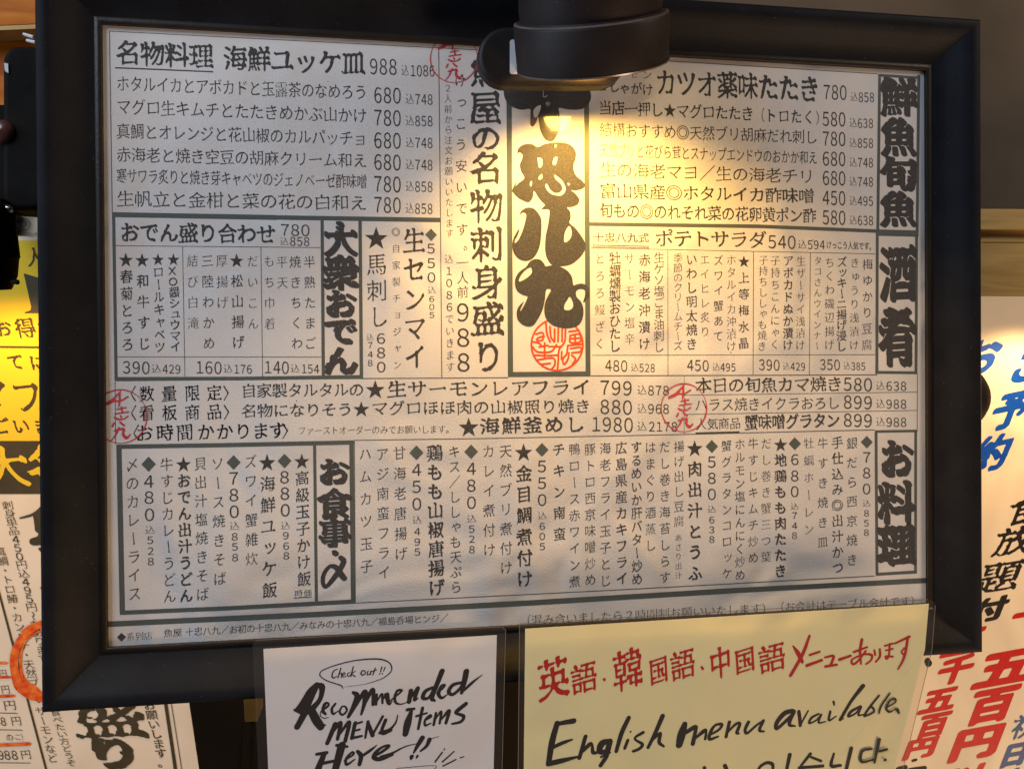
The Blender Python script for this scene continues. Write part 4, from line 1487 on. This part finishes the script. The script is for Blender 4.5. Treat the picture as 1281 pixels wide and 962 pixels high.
card = thing('laminated_card', 'white laminated card handwritten in black English, hanging over the lower frame edge', 'sign card', tuple(at(475, 800, DC)))
pxpoly('card', [(329.5, 811.5), (621.5, 794.2), (617, 985), (336.5, 985)], DC, MT['white'], card)
pxpoly('film_sleeve', [(320, 800.5), (628, 783.5), (632.5, 788), (627.5, 985), (324, 985), (316, 806)], DC-0.0012, MT['film'], card)
for a_, b_ in [((628, 783.5), (632.5, 788)), ((632.5, 788), (627.5, 985)), ((320, 800.5), (628, 783.5))]:
    i = Ink()
    rule(i, a_, b_, 0.7, DC-0.0013)
    i.build('sleeve_edge', MT['edge'], card, DC-0.0014)
b = Brush(322, 800, 640, 970, 5)
C1 = (320, 790, 5.594)
C2 = (480, 790, 5.594)
for st in [
    [(610, 402, 3), (600, 380, 8), (560, 365, 7), (500, 345, 7), (457, 318, 7), (448, 295, 7), (470, 270, 7), (560, 235, 7), (680, 205, 8), (800, 192, 9), (880, 195, 9), (930, 215, 8), (950, 245, 8), (945, 280, 7), (900, 320, 6), (850, 342, 5), (800, 358, 4), (740, 372, 3), (620, 388, 2)],
    [(572, 262, 6), (545, 275, 8), (533, 310, 9), (545, 325, 8), (567, 312, 5)], [(595, 255, 8), (575, 322, 8)], [(580, 302, 5), (600, 290, 6), (598, 322, 7)],
    [(610, 305, 5), (626, 295, 6), (616, 286, 5), (606, 305, 6), (615, 318, 6), (634, 308, 4)], [(657, 285, 6), (640, 298, 6), (648, 314, 6), (662, 302, 4)],
    [(682, 245, 8), (665, 314, 8)], [(697, 278, 6), (672, 294, 6), (694, 314, 8)], [(745, 275, 9), (735, 292, 9), (747, 304, 8), (766, 292, 7), (760, 274, 7), (745, 273, 6)],
    [(786, 275, 7), (779, 300, 7), (796, 298, 6), (806, 275, 7), (801, 302, 6)], [(836, 255, 8), (818, 305, 7)], [(812, 279, 6), (846, 268, 6)],
    [(882, 248, 9), (872, 284, 6)], [(866, 296, 9), (867, 297, 8)], [(906, 249, 8), (894, 277, 6)], [(885, 294, 9), (886, 295, 8)],
    # Recommended
    [(425, 372, 34), (380, 420, 44), (330, 500, 44), (288, 545, 28)], [(270, 548, 16), (330, 560, 40), (370, 565, 30)], [(412, 400, 44), (372, 480, 52), (340, 570, 46), (290, 665, 40)],
    [(430, 370, 24), (460, 385, 40), (462, 425, 34), (445, 480, 32), (402, 532, 40)], [(385, 545, 48), (420, 615, 54), (455, 665, 48)], [(455, 655, 30), (490, 655, 6)],
    [(455, 560, 8), (505, 520, 16), (505, 500, 12), (482, 508, 22), (470, 555, 22), (488, 578, 16)], [(453, 560, 6), (452, 590, 6), (478, 606, 7), (508, 600, 5)],
    [(556, 505, 15), (532, 540, 18), (541, 576, 15), (576, 555, 6)], [(602, 525, 12), (586, 560, 14), (606, 582, 14), (636, 555, 14), (626, 525, 12), (602, 523, 9)],
    [(680, 425, 18), (708, 450, 34), (685, 525, 34), (648, 596, 22)], [(700, 525, 12), (740, 450, 28), (765, 425, 34), (760, 500, 28), (738, 578, 16)], [(758, 520, 12), (800, 430, 28), (822, 412, 26), (822, 508, 24)],
    [(846, 440, 16), (842, 510, 16)], [(846, 490, 9), (882, 438, 16), (886, 500, 15)], [(886, 480, 9), (922, 434, 16), (932, 506, 15), (954, 488, 8)],
    # MENU
    [(555, 650, 34), (500, 780, 28)], [(540, 700, 16), (592, 640, 28), (572, 752, 22)], [(576, 732, 14), (652, 635, 26), (626, 765, 26)],
    [(695, 640, 26), (672, 745, 24)], [(686, 650, 12), (742, 632, 15)], [(680, 697, 11), (726, 685, 15)], [(672, 746, 20), (742, 730, 15)],
    [(785, 630, 20), (766, 742, 15)], [(785, 640, 22), (817, 725, 28)], [(816, 724, 16), (888, 594, 18)], [(908, 620, 24), (882, 690, 22), (894, 712, 24), (945, 690, 22)],
    # Here
    [(425, 858, 20), (495, 848, 24)], [(478, 855, 34), (430, 975, 46)], [(600, 800, 54), (555, 970, 46)], [(450, 925, 22), (575, 900, 20)], [(565, 795, 20), (640, 805, 16)],
    [(620, 902, 11), (682, 860, 15), (672, 845, 15), (632, 890, 18), (637, 930, 18), (694, 893, 8)], [(712, 838, 22), (736, 870, 30), (726, 928, 26)], [(730, 880, 16), (800, 832, 20), (848, 794, 5)],
    [(830, 870, 18), (892, 835, 20), (932, 800, 20), (892, 805, 16), (842, 842, 24), (826, 880, 28), (872, 892, 26), (954, 860, 22)]]:
    b.stroke(st, C1, k=1.22, nib=0.8, ang=-0.8)
for st in [
    [(10, 440, 16), (30, 500, 18)], [(45, 485, 9), (112, 430, 13), (126, 410, 15), (95, 415, 18), (78, 460, 20), (85, 497, 16), (122, 508, 9), (172, 490, 5)],
    [(190, 415, 30), (178, 490, 30)], [(190, 462, 16), (240, 395, 24), (216, 475, 22), (240, 465, 8)],
    [(340, 392, 18), (292, 418, 26), (274, 462, 26), (312, 464, 18), (350, 402, 20), (338, 390, 16)], [(408, 278, 36), (372, 370, 32), (338, 462, 30), (358, 484, 14)],
    [(372, 432, 10), (416, 396, 12), (428, 374, 14), (402, 384, 20), (384, 436, 24), (408, 464, 18), (446, 440, 7)],
    [(545, 356, 18), (484, 374, 24), (456, 418, 26), (484, 440, 20), (540, 392, 22), (548, 362, 16)], [(578, 280, 38), (567, 340, 36), (546, 428, 22)], [(540, 432, 12), (600, 375, 20), (640, 340, 14), (692, 301, 4)],
    [(-25, 708, 22), (40, 685, 18), (82, 640, 13), (99, 584, 7)],
    [(165, 547, 22), (214, 540, 16)], [(192, 560, 24), (168, 640, 48), (152, 715, 38)], [(272, 535, 22), (242, 680, 18)], [(228, 592, 16), (302, 570, 13)],
    [(290, 622, 9), (332, 595, 13), (322, 585, 13), (290, 620, 16), (292, 656, 16), (332, 640, 7)], [(366, 570, 17), (350, 652, 18)], [(356, 622, 9), (402, 560, 16), (392, 642, 16)],
    [(396, 622, 9), (457, 555, 24), (436, 640, 20)], [(576, 505, 26), (522, 548, 28), (506, 570, 18), (560, 592, 22), (540, 630, 20), (478, 646, 13)],
    [(-20, 880, 24), (60, 850, 16), (150, 805, 9), (232, 784, 5)], [(270, 745, 34), (236, 800, 26), (210, 847, 12)], [(196, 875, 28), (192, 890, 16)], [(320, 757, 30), (300, 800, 22), (258, 836, 13)], [(236, 870, 17), (228, 886, 9)],
    [(330, 750, 6), (388, 734, 3)], [(410, 845, 11), (360, 911, 11)], [(426, 820, 9), (422, 829, 6)], [(492, 839, 9), (412, 911, 11)], [(506, 895, 9), (415, 941, 9)], [(562, 875, 7), (536, 883, 8)],
    [(90, 957, 4), (350, 938, 4), (352, 968, 4)]]:
    b.stroke(st, C2, k=1.22, nib=0.8, ang=-0.8)
i = Ink()
b.to(i, DC-0.0005, 0.35)
i.build('brush_writing', MT['marker'], card, DC-0.00008)

gcard = thing('laminated_card', 'pale green laminated card saying English menu available below red Japanese writing', 'sign card', tuple(at(900, 772, DC)))
pxpoly('card', [(657, 786.2), (1162, 755), (1157, 812, DC+.0004), (1020, 985), (655, 985)], DC, MT['green'], gcard)
pxpoly('bent_corner', [(1157, 812.2, DC+.0004), (1112.5, 985, DC+.0012), (1020.2, 985)], DC, MT['green'], gcard)
pxpoly('film_sleeve', [(650, 780), (1160, 749.5), (1167, 751.5), (1170.5, 757), (1166, 812), (1124, 985), (648, 985)], DC-0.0014, MT['film'], gcard)
for a_, b_ in [((1170, 757), (1166, 812)), ((1166, 812), (1124, 985)), ((650, 780), (1160, 749.5)), ((650, 780), (648, 985))]:
    i = Ink()
    rule(i, a_, b_, 0.8, DC-0.0016)
    i.build('sleeve_edge', MT['edge'], gcard, DC-0.0016)
G3, G4, G5 = (650, 780, 5.288), (810, 780, 5.288), (970, 780, 5.285)
ZT = DC-0.00010
i = Ink()
ax = (np.array([0.992, -0.12]), np.array([0.06, 0.998]))
for ch, tf, x, y, w, h in [('英', G3, 220, 365, 215, 290), ('語', G3, 425, 360, 180, 215), ('韓', G3, 715, 305, 205, 290),
                           ('国', G4, 72, 312, 130, 190), ('語', G4, 232, 272, 170, 210), ('中', G4, 480, 262, 150, 220), ('国', G4, 642, 245, 140, 180), ('語', G4, 822, 228, 185, 200)]:
    place(i, ch, 'Q', x/tf[2]+tf[0], y/tf[2]+tf[1], w/tf[2], h/tf[2], d=ZT, align=False, ax=ax)
i.build('red_heading', MT['redmark'], gcard, ZT)
b = Brush(650, 780, 1165, 965, 5)
for st in [[(560, 366, 20), (562, 372, 18)]]:
    b.stroke(st, G3)
b.stroke([(358, 286, 18), (366, 298, 18)], G4)
for st in [
    [(225, 80, 16), (180, 200, 22), (100, 342, 20)], [(118, 148, 11), (150, 195, 26), (178, 252, 20)], [(228, 206, 16), (292, 184, 15)], [(208, 276, 20), (306, 240, 18)],
    [(328, 222, 13), (384, 214, 17), (366, 272, 17)], [(332, 282, 18), (406, 270, 15)], [(424, 236, 20), (497, 211, 16)], [(518, 186, 15), (606, 154, 13)], [(572, 104, 18), (560, 180, 17), (566, 266, 11)],
    [(597, 180, 13), (542, 250, 15), (512, 266, 15), (508, 236, 13), (580, 203, 13), (636, 206, 15), (632, 240, 13), (600, 266, 12)], [(654, 174, 12), (660, 206, 13)], [(690, 168, 14), (691, 215, 15), (664, 252, 12)],
    [(724, 146, 13), (776, 130, 13)], [(730, 176, 11), (776, 165, 13)], [(756, 134, 13), (750, 212, 13), (735, 232, 13), (730, 214, 11), (776, 217, 13)], [(790, 130, 13), (886, 85, 18)],
        [(876, 88, 17), (860, 190, 17), (840, 250, 15), (810, 302, 9)], [(852, 160, 11), (834, 186, 11), (850, 202, 11), (863, 178, 9)]]:
    b.stroke(st, G5, k=1.15, nib=0.85)
i = Ink()
b.to(i, ZT, 0.2)
i.build('red_heading', MT['redmark'], gcard, ZT)
b = Brush(650, 850, 1165, 965, 5)
for tf, sts in [(G3, [
    [(358, 642, 34), (300, 652, 30), (248, 662, 26)], [(248, 658, 34), (215, 780, 40), (192, 920, 34)], [(222, 815, 24), (290, 785, 24), (348, 765, 12)], [(192, 925, 34), (280, 905, 32), (388, 878, 14)],
    [(436, 745, 26), (396, 886, 26)], [(400, 862, 15), (460, 800, 28), (480, 802, 16), (486, 850, 24), (522, 850, 14)], [(602, 770, 22), (545, 792, 44), (530, 842, 34), (572, 842, 30), (592, 790, 28)],
    [(603, 780, 26), (577, 870, 28), (536, 936, 26)], [(540, 880, 15), (602, 850, 8)], [(722, 622, 28), (676, 720, 30), (640, 842, 24)], [(716, 770, 20), (696, 822, 20)], [(736, 712, 11), (732, 716, 9)],
    [(818, 718, 20), (772, 745, 17), (766, 766, 14), (812, 796, 20), (792, 826, 20), (752, 842, 18)]]), (G4, [
        [(100, 610, 30), (52, 720, 26), (5, 816, 22)], [(20, 782, 13), (82, 725, 22), (77, 782, 22), (108, 810, 14)], [(246, 664, 34), (226, 730, 54), (210, 800, 42)], [(236, 730, 22), (312, 684, 30), (322, 704, 16)],
        [(322, 690, 22), (300, 792, 28)], [(310, 762, 15), (372, 710, 26), (388, 710, 16), (382, 762, 17)], [(402, 740, 13), (472, 700, 17), (492, 665, 19), (450, 670, 17), (420, 710, 22), (410, 762, 20), (468, 745, 12)],
        [(542, 650, 22), (520, 747, 20)], [(525, 722, 13), (582, 665, 18), (612, 660, 18), (592, 716, 22), (604, 725, 12)], [(668, 650, 22), (646, 700, 20), (660, 722, 18), (722, 670, 15), (767, 640, 15)], [(767, 640, 20), (741, 702, 20), (773, 712, 10)],
        [(830, 962, 17), (826, 928, 22), (790, 918, 20), (750, 940, 20), (732, 966, 17)], [(376, 950, 22), (382, 966, 18)], [(512, 938, 26), (526, 966, 22)]]), (G5, [
            [(112, 575, 26), (60, 592, 32), (10, 652, 28), (10, 692, 22), (70, 642, 22), (122, 590, 22)], [(122, 580, 26), (92, 662, 22), (132, 676, 10)], [(155, 580, 22), (161, 622, 22), (165, 672, 20)], [(165, 668, 13), (217, 574, 10)],
            [(286, 595, 13), (240, 620, 17), (224, 656, 13), (270, 637, 11), (302, 600, 13)], [(302, 600, 16), (286, 652, 13), (332, 646, 8)], [(362, 580, 17), (355, 637, 15), (402, 610, 8)], [(384, 514, 15), (389, 536, 11)],
            [(578, 412, 30), (502, 510, 22), (430, 632, 22)], [(425, 637, 11), (452, 626, 6)], [(562, 545, 15), (500, 580, 20), (484, 612, 15), (532, 590, 13), (562, 550, 13)], [(567, 550, 15), (549, 602, 13), (582, 600, 8)],
            [(686, 474, 13), (632, 540, 16), (590, 602, 15), (600, 607, 13), (652, 580, 13), (636, 550, 13), (600, 577, 9)], [(757, 460, 11), (702, 540, 13), (685, 592, 10)],
            [(730, 556, 9), (791, 520, 11), (791, 495, 11), (755, 510, 13), (735, 560, 13), (756, 582, 13), (797, 560, 8)], [(808, 566, 18), (816, 590, 14)],
            [(95, 865, 26), (72, 975, 20)], [(231, 860, 22), (170, 936, 17)], [(236, 880, 15), (302, 906, 17)], [(158, 951, 20), (314, 939, 20)], [(386, 858, 15), (370, 936, 22), (432, 936, 17)], [(502, 823, 24), (468, 975, 18)],
            [(637, 825, 15), (575, 841, 17), (570, 911, 17), (652, 895, 12)], [(686, 766, 24), (655, 916, 15)], [(690, 841, 17), (737, 829, 17)], [(724, 898, 20), (727, 899, 18)]])]:
    for st in sts:
        b.stroke(st, tf, k=1.15, nib=0.82, ang=-0.8)
i = Ink()
b.to(i, ZT, 0.22)
i.build('black_handwriting', MT['marker'], gcard, ZT)

# ================================================================== LEFT POSTER
DL = 0.100
lp = thing('printed_poster', 'peach printed sashimi poster with painted yellow lamplight behind the left edge of the menu frame', 'poster', tuple(at(60, 900, DL)))
pxpoly('poster_sheet', [(-90, 296), (150, 296), (262, 1050), (-90, 1050)], DL, MT['lposter'], lp)
pxpoly('lamplit_yellow', [(-90, 301), (149, 301), (196, 618), (-90, 618)], DL-0.00015, MT['yposter'], lp)  # lamplight on the upper poster, painted as a yellow sheet
ZL = DL-0.0003
lax = (np.array([1.0, 0.01]), np.array([0.20, 0.98]))


def lput(name, items, st, m='brown', ax=lax, z=ZL):
    i_ = Ink()
    for ch, x, y, w, h in items:
        place(i_, ch, st, x, y, w, h, d=z, align=False, ax=ax)
    return i_.build(name, MT[m], lp, z)


def lcol(name, text, p0, p1, w, h, st='R', m='brown'):
    n = len(text)
    it = []
    i_ = Ink()
    dx, dy = (p1[0]-p0[0])/(n-1), (p1[1]-p0[1])/(n-1)
    L = math.hypot(dx, dy)
    ax_ = (np.array([1.0, 0.0]), np.array([dx/L, dy/L]))
    for q, ch in enumerate(text):
        ww, hh = (w*0.62, h*0.82) if ch in DIG else (w, h)
        place(i_, ch, st, p0[0]+dx*q, p0[1]+dy*q, ww, hh, d=ZL, align=False, ax=ax_, rot=-math.pi/2 if ch in 'ー〜' else 0)
    return i_.build(name, MT[m], lp, ZL)


lput('small_lettering', [('人', 44, 322, 26, 26)], 'M')
lput('small_lettering', [('お', 3, 411, 24, 24), ('得', 31, 411, 27, 27), ('で', 60, 412, 26, 26)], 'B')
lput('small_lettering', [('て', 19, 453, 22, 22), ('に', 47, 454, 22, 22)], 'B')
lput('large_lettering', [('フ', 34, 497, 40, 46), ('マ', -12, 492, 44, 40)], 'B')
lput('small_lettering', [('ご', 1, 533, 22, 22), ('い', 26, 533, 22, 22), ('ま', 52, 533, 22, 22)], 'B')
i = Ink()
rule(i, (-80, 433), (160, 436), 2.6, ZL)
rule(i, (-90, 584.5), (190, 584.5), 66, ZL)
q_ = [(29.5, 342), (48, 347.5), (60, 348), (60, 392), (31, 392), (31, 390.5), (38, 388.5), (39, 384)]
P_ = at2([p[0] for p in q_], [p[1] for p in q_], ZL)*1000
vv, ff = fill([P_])
i.add(vv/1000, ff)
i.build('dark_print', MT['brown'], lp, ZL)
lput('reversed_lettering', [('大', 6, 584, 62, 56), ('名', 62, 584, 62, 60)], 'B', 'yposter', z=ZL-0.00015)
i = Ink()
for pl_ in ([(56, 625), (50, 634), (40, 642), (25, 647), (26, 648.5), (38, 646), (41, 645), (43, 656), (44, 664), (48, 667), (46, 671), (38, 674), (37, 679), (42, 682), (56, 681), (75, 680), (75, 625)],
            [(49, 685), (52, 692), (55, 703), (57, 715), (54, 730), (50, 736), (60, 735), (75, 735), (75, 685)]):
    L_ = smooth_loop(pl_, 4)
    P_ = at2(L_[:, 0], L_[:, 1], ZL)*1000
    vv, ff = fill([P_])
    i.add(vv/1000, ff)
i.build('large_lettering', MT['brown'], lp, ZL)
lcol('column_text', '刺身単品450円込495円〜もあります', (9.5, 632), (54, 823), 15, 12.2, 'R')
lcol('column_text', '真鯛・トロ鰆・カンパチ・天然ブリ・サーモンなど', (0.5, 690), (65.5, 948), 14.5, 12.6, 'R')
lcol('column_text', '食べたい方どうぞ', (69, 891), (89, 954), 14, 9.8, 'R')
lcol('column_text', 'お願いします。', (186.5, 882), (204, 954), 15.5, 13, 'M')
lput('large_lettering', [('盛', 136, 897, 94, 58)], 'B')
lput('large_lettering', [('り', 143, 942, 70, 44)], 'H', z=ZL-0.00005)
i = Ink()
for p0, p1, th in [((204.6, 862), (223, 985), 4.2), ((211.5, 862), (231, 985), 0.9), ((-2, 738), (62, 978), 2.6),
                   ((-20, 891), (22, 892), 0.8), ((-20, 912), (28, 913), 0.8), ((-20, 953.5), (38, 954), 0.8)]:
    i = Ink()
    rule(i, p0, p1, th, ZL)
    i.build('ruled_line', MT['brown'], lp, ZL-0.00002)
lput('price_lettering', [('円', 3.5, 842, 11, 11), ('円', 6.5, 862, 12, 12), ('円', 12, 882, 17, 14), ('8', -4, 902, 7, 11), ('8', 4, 902, 7, 11), ('円', 20, 901.5, 14, 13),
                         ('の', 12, 922, 10, 10), ('こ', 22, 921.5, 9, 9), ('）', 30, 922, 8, 12), ('9', 1, 944, 7, 12), ('8', 9, 944, 8, 12), ('8', 18, 944, 8, 12), ('円', 32, 943.5, 14, 13)], 'R')
b = Brush(-12, 770, 75, 965, 5)
for st in [[(58, 779, 6), (44, 785, 9), (30, 795, 11), (22, 808, 10), (18, 826, 10), (20, 846, 11), (27, 860, 11), (38, 868, 12), (50, 873, 10), (60, 877, 6)],
           [(60, 786, 3), (44, 792, 3), (31, 803, 3), (26, 820, 3), (27, 842, 4), (34, 855, 6), (44, 861, 6), (52, 868, 5), (60, 869, 3)],
           [(30, 790, 3), (20, 803, 3), (14, 820, 3), (15, 838, 4), (20, 858, 5), (30, 868, 5), (40, 874, 4)],
           [(40, 858, 7), (46, 866, 9), (56, 872, 7)], [(56, 776, 3), (40, 781, 3), (27, 790, 3)]]:
    b.stroke(st, nib=0.8)
for st in [[(-10, 829, 4), (8, 829, 3.5)], [(-10, 847, 4), (12, 846.5, 3.5)], [(-10, 871, 4.5), (17, 870, 4)], [(-10, 932, 5), (36, 930, 5)]]:
    b.stroke(st)
i = Ink()
b.to(i, ZL-0.0001, 0.5)
i.build('orange_marker_lines', MT['orange'], lp, ZL-0.0001)

# ================================================================== BLACK SPOTLIGHT AT THE LEFT
ls = thing('wall_spotlight', 'black spotlight with a cream rating plate above the lamplit poster at far left', 'spotlight', tuple(at(0, 280, 0.05)))
v, f = pxslab(pill(30, 160, 56, 206, 20), 0.045, 0.085)
bevel(obj('housing', v, f, MT['rubber'], ls), 0.004)
v, f = pxslab(pill(-12, 200, 60, 140, 14), 0.050, 0.080)
bevel(obj('bracket', v, f, MT['rubber'], ls), 0.003)
c0 = at(-12, 300, 0.045)
ax_ = (at(-4, 380, 0.052)-c0)
ax_ /= np.linalg.norm(ax_)
sc_ = float((c0-CAM)@FWD)/1000
part_lathe('barrel', MT['rubber'], ls, c0, ax_, [(-50*sc_, 20*sc_), (-38*sc_, 30*sc_), (0, 30*sc_), (22*sc_, 30.5*sc_), (24*sc_, 29*sc_), (45*sc_, 26*sc_), (62*sc_, 18*sc_), (62*sc_, 16*sc_), (44*sc_, 22*sc_)], 40)
part_lathe('knob', MT['rubber'], ls, at(14, 353, 0.04), RGT, [(0, 2.4*sc_), (4*sc_, 2.6*sc_), (7*sc_, 3.4*sc_), (9*sc_, 2.8*sc_), (10*sc_, 0.0001)], 16)
part_lathe('chrome_bolt', MT['chrome'], ls, at(-8, 262, 0.040), RGT, [(0, 6.5*sc_), (18*sc_, 6*sc_), (22*sc_, 5*sc_), (24*sc_, 2.5*sc_), (24.2*sc_, 0.0001)], 20)
part_lathe('dark_lens', mat('dark_red_lens', (0.06, 0.015, 0.012), 0.25, spec=0.8, nscale=90, namp=0.2, col2=(0.1, 0.03, 0.02)), ls, at(3, 165, 0.045), -FWD, [(0, 15*sc_), (2*sc_, 14*sc_), (6*sc_, 10*sc_), (8*sc_, 0.0001)], 28)
pxpoly('rating_plate', [(6, 269), (62, 273.5), (62, 299.5), (16, 294)], 0.0445, MT['plate'], ls)
zz = 0.0438
i = Ink()
for ch, x, y in (('Ｐ', 24.6, 278.5), ('Ｓ', 31.4, 279.6), ('Ｅ', 29, 285.2)):
    place(i, ch, 'M', x, y, 7, 7, d=zz, align=False, ax=(np.array([0.99, 0.12]), np.array([0.1, 0.99])))
q_ = np.array([(28.4+9.3*math.cos(a), 281+8.2*math.sin(a)) for a in np.linspace(0, 2*math.pi, 29)[:-1]])
q2 = np.array([(28.4+8.6*math.cos(a), 281+7.5*math.sin(a)) for a in np.linspace(0, 2*math.pi, 29)[:-1]])
vv, ff = fill([at2(q_[:, 0], q_[:, 1], zz)*1000, at2(q2[:, 0], q2[:, 1], zz)[::-1]*1000])
i.add(vv/1000, ff)
hline(i, '株式会社マンチ', (15, 291.4), (47, 293.4), 4.6, 'M', d=zz)
i.build('plate_print', MT['brown'], ls, zz)
pxpoly('white_tag', [(5, 79), (10, 80), (10.5, 92), (6, 89)], 0.0440, MT['label'], ls)
part_lathe('pale_prong', MT['label'], ls, at(29, 43, 0.07), RGT*0.95-UPV*0.3, [(0, 0.0001), (0.5*sc_, 2*sc_), (14*sc_, 2.2*sc_)], 12)
part_lathe('pale_prong', MT['label'], ls, at(33, 51, 0.07), RGT*0.97-UPV*0.22, [(0, 0.0001), (0.5*sc_, 2*sc_), (12*sc_, 2.2*sc_)], 12)

# ================================================================== RIGHT POSTER
DR = 0.120
rp = thing('handwritten_poster', 'cream poster with blue, black and red brush writing behind the right edge of the frame', 'poster', tuple(at(1230, 900, DR)))
pxpoly('poster_sheet', [(1085, 370), (1480, 372), (1480, 1060), (1085, 1060)], DR, MT['poster'], rp)
ZR = DR-0.00012
rax = (np.array([0.99, -0.10]), np.array([-0.36, 0.93]))


def rput(name, items, m):
    for ch, x, y, w, h in items:
        i_ = Ink()
        place(i_, ch, 'B' if ch in '題祝食放' else 'P', x, y, w*0.84, h*0.9, d=ZR, align=False, ax=rax)
        i_.build(name, MT[m], rp, ZR)


rput('blue_character', [('お', 1225, 448, 62, 62), ('ご', 1290, 456, 60, 56), ('予', 1266, 512, 56, 60), ('約', 1240, 567, 58, 58)], 'bluemark')
rput('black_character', [('食', 1286, 637, 62, 50), ('放', 1268, 677, 60, 46), ('題', 1250, 722, 66, 50), ('付', 1238, 762, 52, 38)], 'marker')
rput('red_character', [('五', 1207, 802, 60, 44), ('千', 1196, 837, 52, 44), ('五', 1175, 875, 52, 40), ('百', 1168, 906, 46, 38), ('円', 1152, 935, 48, 32)], 'redmark')
rput('red_character', [('一', 1298, 766, 70, 44), ('五', 1258, 834, 84, 60), ('百', 1242, 881, 70, 56), ('円', 1222, 928, 74, 52), ('以', 1206, 976, 62, 50)], 'redmark')
rput('violet_character', [('祝', 1284, 908, 46, 40), ('日', 1270, 943, 42, 38), ('は', 1260, 975, 42, 38)], 'violet')
b = Brush(1110, 590, 1240, 965, 4)
b.stroke([(1160, 826, 8), (1162, 830, 9)])
b.stroke([(1142, 951, 4), (1146, 950, 4)])
b.stroke([(1124, 962, 8), (1132, 960, 8)])
b.stroke([(1138, 964, 9), (1156, 961, 8)])
i = Ink()
b.to(i, ZR, 0.2)
i.build('black_dots', MT['marker'], rp, ZR)
b = Brush(1200, 595, 1260, 630, 4)
b.stroke([(1215, 611, 5), (1219, 611, 6)])
i = Ink()
b.to(i, ZR, 0.2)
i.build('blue_dot', MT['bluemark'], rp, ZR)

# dark lamp head peeking out behind the right rail
hd = thing('spotlight_head', 'round black lamp head half hidden behind the right rail of the menu frame', 'spotlight', tuple(at(1203, 497, 0.045)))
c0 = at(1203, 497, 0.045)
s2 = float((c0-CAM)@FWD)/1000
v, f = lathe(c0, -FWD, [(0, 38*s2), (3*s2, 38*s2), (9*s2, 34*s2), (16*s2, 24*s2), (20*s2, 10*s2), (21*s2, 0.0001)], 40)
v = [Vector(c0)+Vector(RGT)*((p-Vector(c0)).dot(Vector(RGT))*0.9)+Vector(UPV)*((p-Vector(c0)).dot(Vector(UPV))*1.02)+Vector(FWD)*((p-Vector(c0)).dot(Vector(FWD))) for p in v]
o = obj('lamp_shell', v, f, MT['lamp'], hd, smooth=True)
fix_normals(o)
part_lathe('rear_socket', MT['rubber'], hd, c0, FWD, [(0, 37*s2), (0.02, 24*s2), (0.035, 20*s2), (0.036, 0.0001)], 32)
part_lathe('small_pin', MT['chrome'], rail, at(1216, 282, 0.200), RGT, [(0, 1.4*s2), (10*s2, 1.4*s2), (10.4*s2, 0.0001)], 12)
# small wooden block in the gap under the frame
wb = thing('wooden_block', 'small brown wooden block in the dark gap left of the white card', 'block', tuple(at(314, 880, 0.10)))
v, f = pxslab([(304, 866), (322, 866), (322, 903), (306, 903)], 0.10, 0.13)
bevel(obj('block', v, f, mat('dim_olive_wood', (0.10, 0.065, 0.012), 0.6, nscale=60, namp=0.2, col2=(0.07, 0.045, 0.01)), wb), 0.001)
for x_ in (298, 313):
    v, f = pxslab([(x_, 905), (x_+4, 905), (x_+1, 1000), (x_-3, 1000)], 0.10, 0.105)
    obj('rod', v, f, MT['rubber'], wb)

for o_ in (_fo, _po):
    bpy.data.objects.remove(o_, do_unlink=True)
